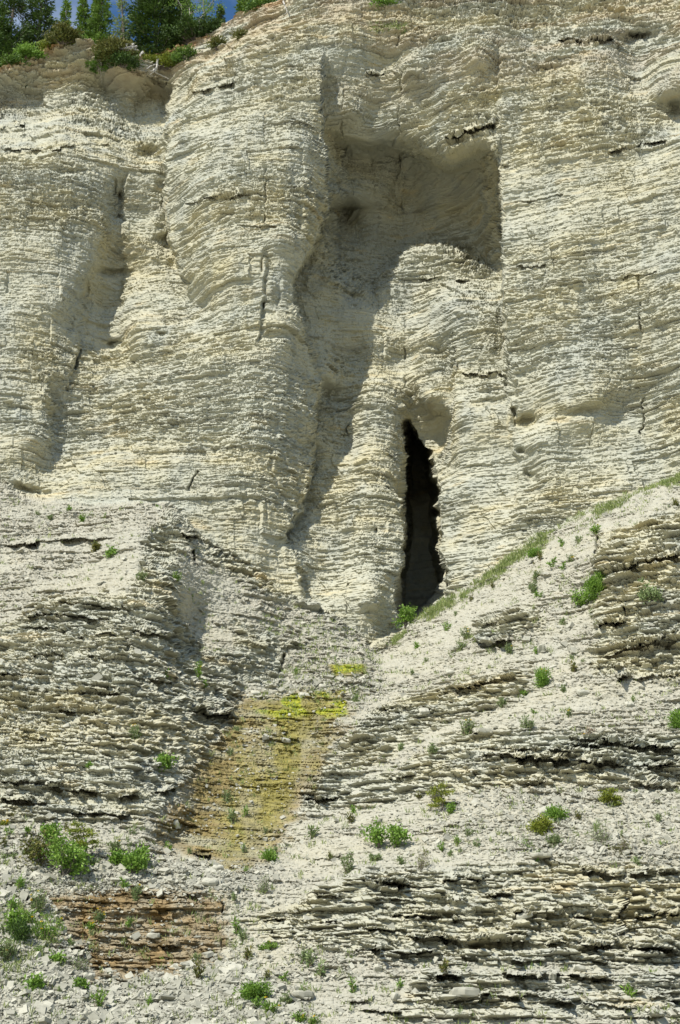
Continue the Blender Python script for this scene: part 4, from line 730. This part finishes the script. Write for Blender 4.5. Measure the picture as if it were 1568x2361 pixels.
# small scattered weeds nothing tells apart
proto = []
for i in range(5):
    e = plant('weed', 'small_weed', np.array([0, 0, 0.]), .22, .26, 'small green weed sprouting from the pale scree', 'weed', ('grey', 'bright', 'grey', 'olive', 'bright')[i], 0, 900+i, .55, 'small weeds scattered on the scree'); proto.append(e)
spots = []
r = np.random.default_rng(5)
wden = np.where((PXT > -60) & (PXT < 1620) & (PY < 2360), scree_m*(.3+1.2*ss(1.5, .2, np.abs((PY-top)/120-.8))*(PX > 850)+.5*(PY > 1850)), 0)
cw_ = np.cumsum(wden.ravel().astype(np.float64)); pk = np.searchsorted(cw_, r.random(110)*cw_[-1])
for q, id_ in enumerate(pk):
    loc = (float(X1.ravel()[id_]), float(Y1.ravel()[id_])+.02, float(Z1.ravel()[id_])-.03); src = proto[q % 5]
    if q < 5: o = src
    else:
        o = src.copy(); col.objects.link(o)
        for c in src.children:
            d = c.copy(); col.objects.link(d); d.parent = o
    o.location = loc; o.rotation_euler = (0, 0, r.random()*6.28); s_ = .6+.8*r.random(); o.scale = (s_, s_, s_)
# grass
gm = MB(); band = (PY-top)
gden = ss(.38, .60, fbm(X0*1.3, Y0*1.3, Z0*1.3+8, 3))*np.where(PX > 890, 1.6*ss(-3, 2, band)*ss(18+26*fbm(PX/40, PY*0, 3., 2), 5, band), 0)*(PX > 905)
gden = np.maximum(gden, .030*scree_m*((PX > 820) & (band > 0) & (band < 230))*ss(.45, .6, fbm(X0*.8, Y0*.8, Z0*.8+3, 3)))
gden = np.maximum(gden, .05*scree_m*((PX > 600) & (PX < 880) & (PY > 1420) & (PY < 1620)))
gden = np.maximum(gden, .008*scree_m*(PY > 1150))
gden = np.maximum(gden, .07*scree_m*poly([(0,2080),(120,2090),(140,2180),(60,2260),(-100,2330),(-100,2080)], 20))
gden = np.maximum(gden, .5*poly([(850,50),(950,55),(930,72),(855,70)], 5, 4))
gden = np.where((PXT > -250) & (PXT < 1820) & (PY < 2590), gden, 0)
cg = np.cumsum(gden.ravel().astype(np.float64)); NT = 5200; pk = np.searchsorted(cg, r.random(NT)*cg[-1])
P = np.stack([X1.ravel()[pk], Y1.ravel()[pk]+.01, Z1.ravel()[pk]-.02], -1); nb_ = 9
P = np.repeat(P, nb_, 0)+r.normal(0, .045, (NT*nb_, 3))*[1, 1, .25]; L_ = np.repeat(.07+.12*r.random(NT), nb_)*(.5+.8*r.random(NT*nb_))
leaves(gm, P, r.normal(0, .38, (NT*nb_, 3))+[0, -.15, 1], L_, .016+.006*r.random(NT*nb_), r)
g_ = gm.build('grass', simple('grass_blades', (.15, .23, .05), (.44, .47, .19), 3, .7, .3)); g_['kind'] = 'stuff'
# ------------------------------------------------------------------ single stones one can point at
def stone(name, x, y, w, h, d, label, rot=0, tilt=(.3, 0), group=None, tone=.6, seed=0):
    p = at(x, y); u = mpp(p); r_ = np.random.default_rng(seed+int(x)); w *= u; h *= u; d_ = w*d
    nu, nv, nw = 7, 5, 3; V = []; 
    for face in range(6): pass
    import bmesh
    bm = bmesh.new(); bmesh.ops.create_cube(bm, size=1.0); bmesh.ops.subdivide_edges(bm, edges=bm.edges[:], cuts=3, use_grid_fill=True)
    for v in bm.verts:
        c = np.array(v.co); k = np.abs(c*2)**4; rr = 1/max(.75, (k.sum())**.22); c = c*rr
        c[0] += .10*(vn(np.array([c[0]*3+x]), c[1]*3, c[2])[0]-.5)*2; c[1] += .16*(vn(np.array([c[0]*3]), c[1]*3+x, 4.)[0]-.5)*2; c[2] += .16*(vn(np.array([c[0]*4]), c[1]*4, x*1.)[0]-.5)*2
        v.co = (c[0]*w, c[1]*d_, c[2]*h)
    me = bpy.data.meshes.new(name); bm.to_mesh(me); bm.free(); a = me.attributes.new('tone', 'FLOAT', 'POINT'); a.data.foreach_set('value', np.full(len(me.vertices), tone, np.float32)); me.materials.append(CHIP)
    o = bpy.data.objects.new(name, me); col.objects.link(o); o.location = p+np.array([0, -.02, h*.25]); o.rotation_euler = (tilt[0], tilt[1], rot)
    o['label'] = label; o['category'] = 'rock'
    if group: o['group'] = group
for i, a in enumerate([
 (1246,1503,18,26,.4,'upright whitish block on the upper right slope',0,(.5,.1),.95),(1344,1601,30,14,.7,'broad pale slab right of the narrow upright shrub',.3,(.7,0),.8),(1040,1552,22,8,.8,'flat white slab below the thick overhanging slab',.2,(.7,0),.9),
 (402,1908,13,20,.4,'upright white slab on the brown streambed',.4,(.2,-.5),1.),(500,2006,26,12,.8,'squarish white block on the gravel below the streambed',.1,(.5,0),1.),(485,2040,38,13,.8,'long flat slab on the gravel above the stained wall',0,(.5,0),.8),(515,2050,17,13,.7,'small white block at the right end of the gravel bench',.3,(.4,.2),1.),
 (540,2234,36,12,.8,'flat pale slab right of the foot of the stained wall',0,(.7,0),.9),(425,2229,22,15,.5,'grey slab leaning on the gravel heap under the stained wall',.2,(.9,0),.35),(362,2264,18,12,.6,'pale tilted slab on the bottom gravel',.5,(.9,0),.9),(352,2300,16,14,.4,'thin yellowish slab standing on the bottom gravel',.2,(.3,.8),.95),
 (698,2297,48,17,.9,'large grey slab sticking out at the bottom middle',0,(.15,0),.45),(200,2258,26,16,.7,'pale angular block under the left end of the stained wall',.3,(.4,.2),.9),(1058,2302,66,22,.9,'large rounded grey slab overhanging the bottom ledges',0,(.1,0),.5),(911,2304,22,18,.8,'blocky stone tipped forward at the bottom left of the ledges',.7,(.3,.3),.7),
 (1272,2256,18,16,.8,'rounded block wedged under the long bottom ledge',.1,(.2,.1),.7),(1330,2238,30,12,.8,'angular pale slab lying above the bottom ledges',.2,(.5,.2),.9),(1205,2118,38,14,.8,'tilted slab on the lower right ledges',-.2,(.3,-.25),.7),(872,2238,20,18,.8,'round pale stone on the lower middle scree',.1,(.7,0),.9),
 (1262,1872,44,18,.7,'greyish slab behind the juniper patch',-.2,(.7,-.2),.6),(1258,1901,18,11,.7,'small white stone inside the juniper patch',0,(.5,0),1.),(1003,1834,30,12,.8,'slab sheltering the tuft of the stunted spruce',0,(.1,0),.7),(1247,1976,46,11,.8,'thin slab sticking out left of the lower right ledges',0,(.15,0),.6),
 (991,1652,24,9,.8,'pale slab at mid slope near the gully',.2,(.7,0),.95),(1451,1624,22,10,.8,'pale slab near the right edge at mid slope',.2,(.7,0),.9),(1120,1694,34,12,.9,'overhanging slab above the middle ledges',0,(.1,.1),.5),(700,1606,26,10,.8,'white slab on the rim of the upper cascade',.2,(.6,0),.95),
 (745,1583,22,9,.8,'white stone on the gravel under the green moss patch',.4,(.6,0),1.),(590,1600,24,9,.8,'white slab at the upper left corner of the cascade',.1,(.6,0),.95),(207,1712,16,13,.6,'small white block on the rubble of the left mound',.5,(.5,0),.95),(355,2160,30,12,.8,'pale block jutting from the brown stained wall',.1,(.2,0),.9),(660,1708,26,10,.8,'pale stone lying in the middle of the yellow cascade',.2,(.3,.1),.7)]):
    x, y, w, h, d, lab, rot, tl, tn = a; stone('loose_rock', x, y, w, h, d, lab, rot, tl, None, tn, i)
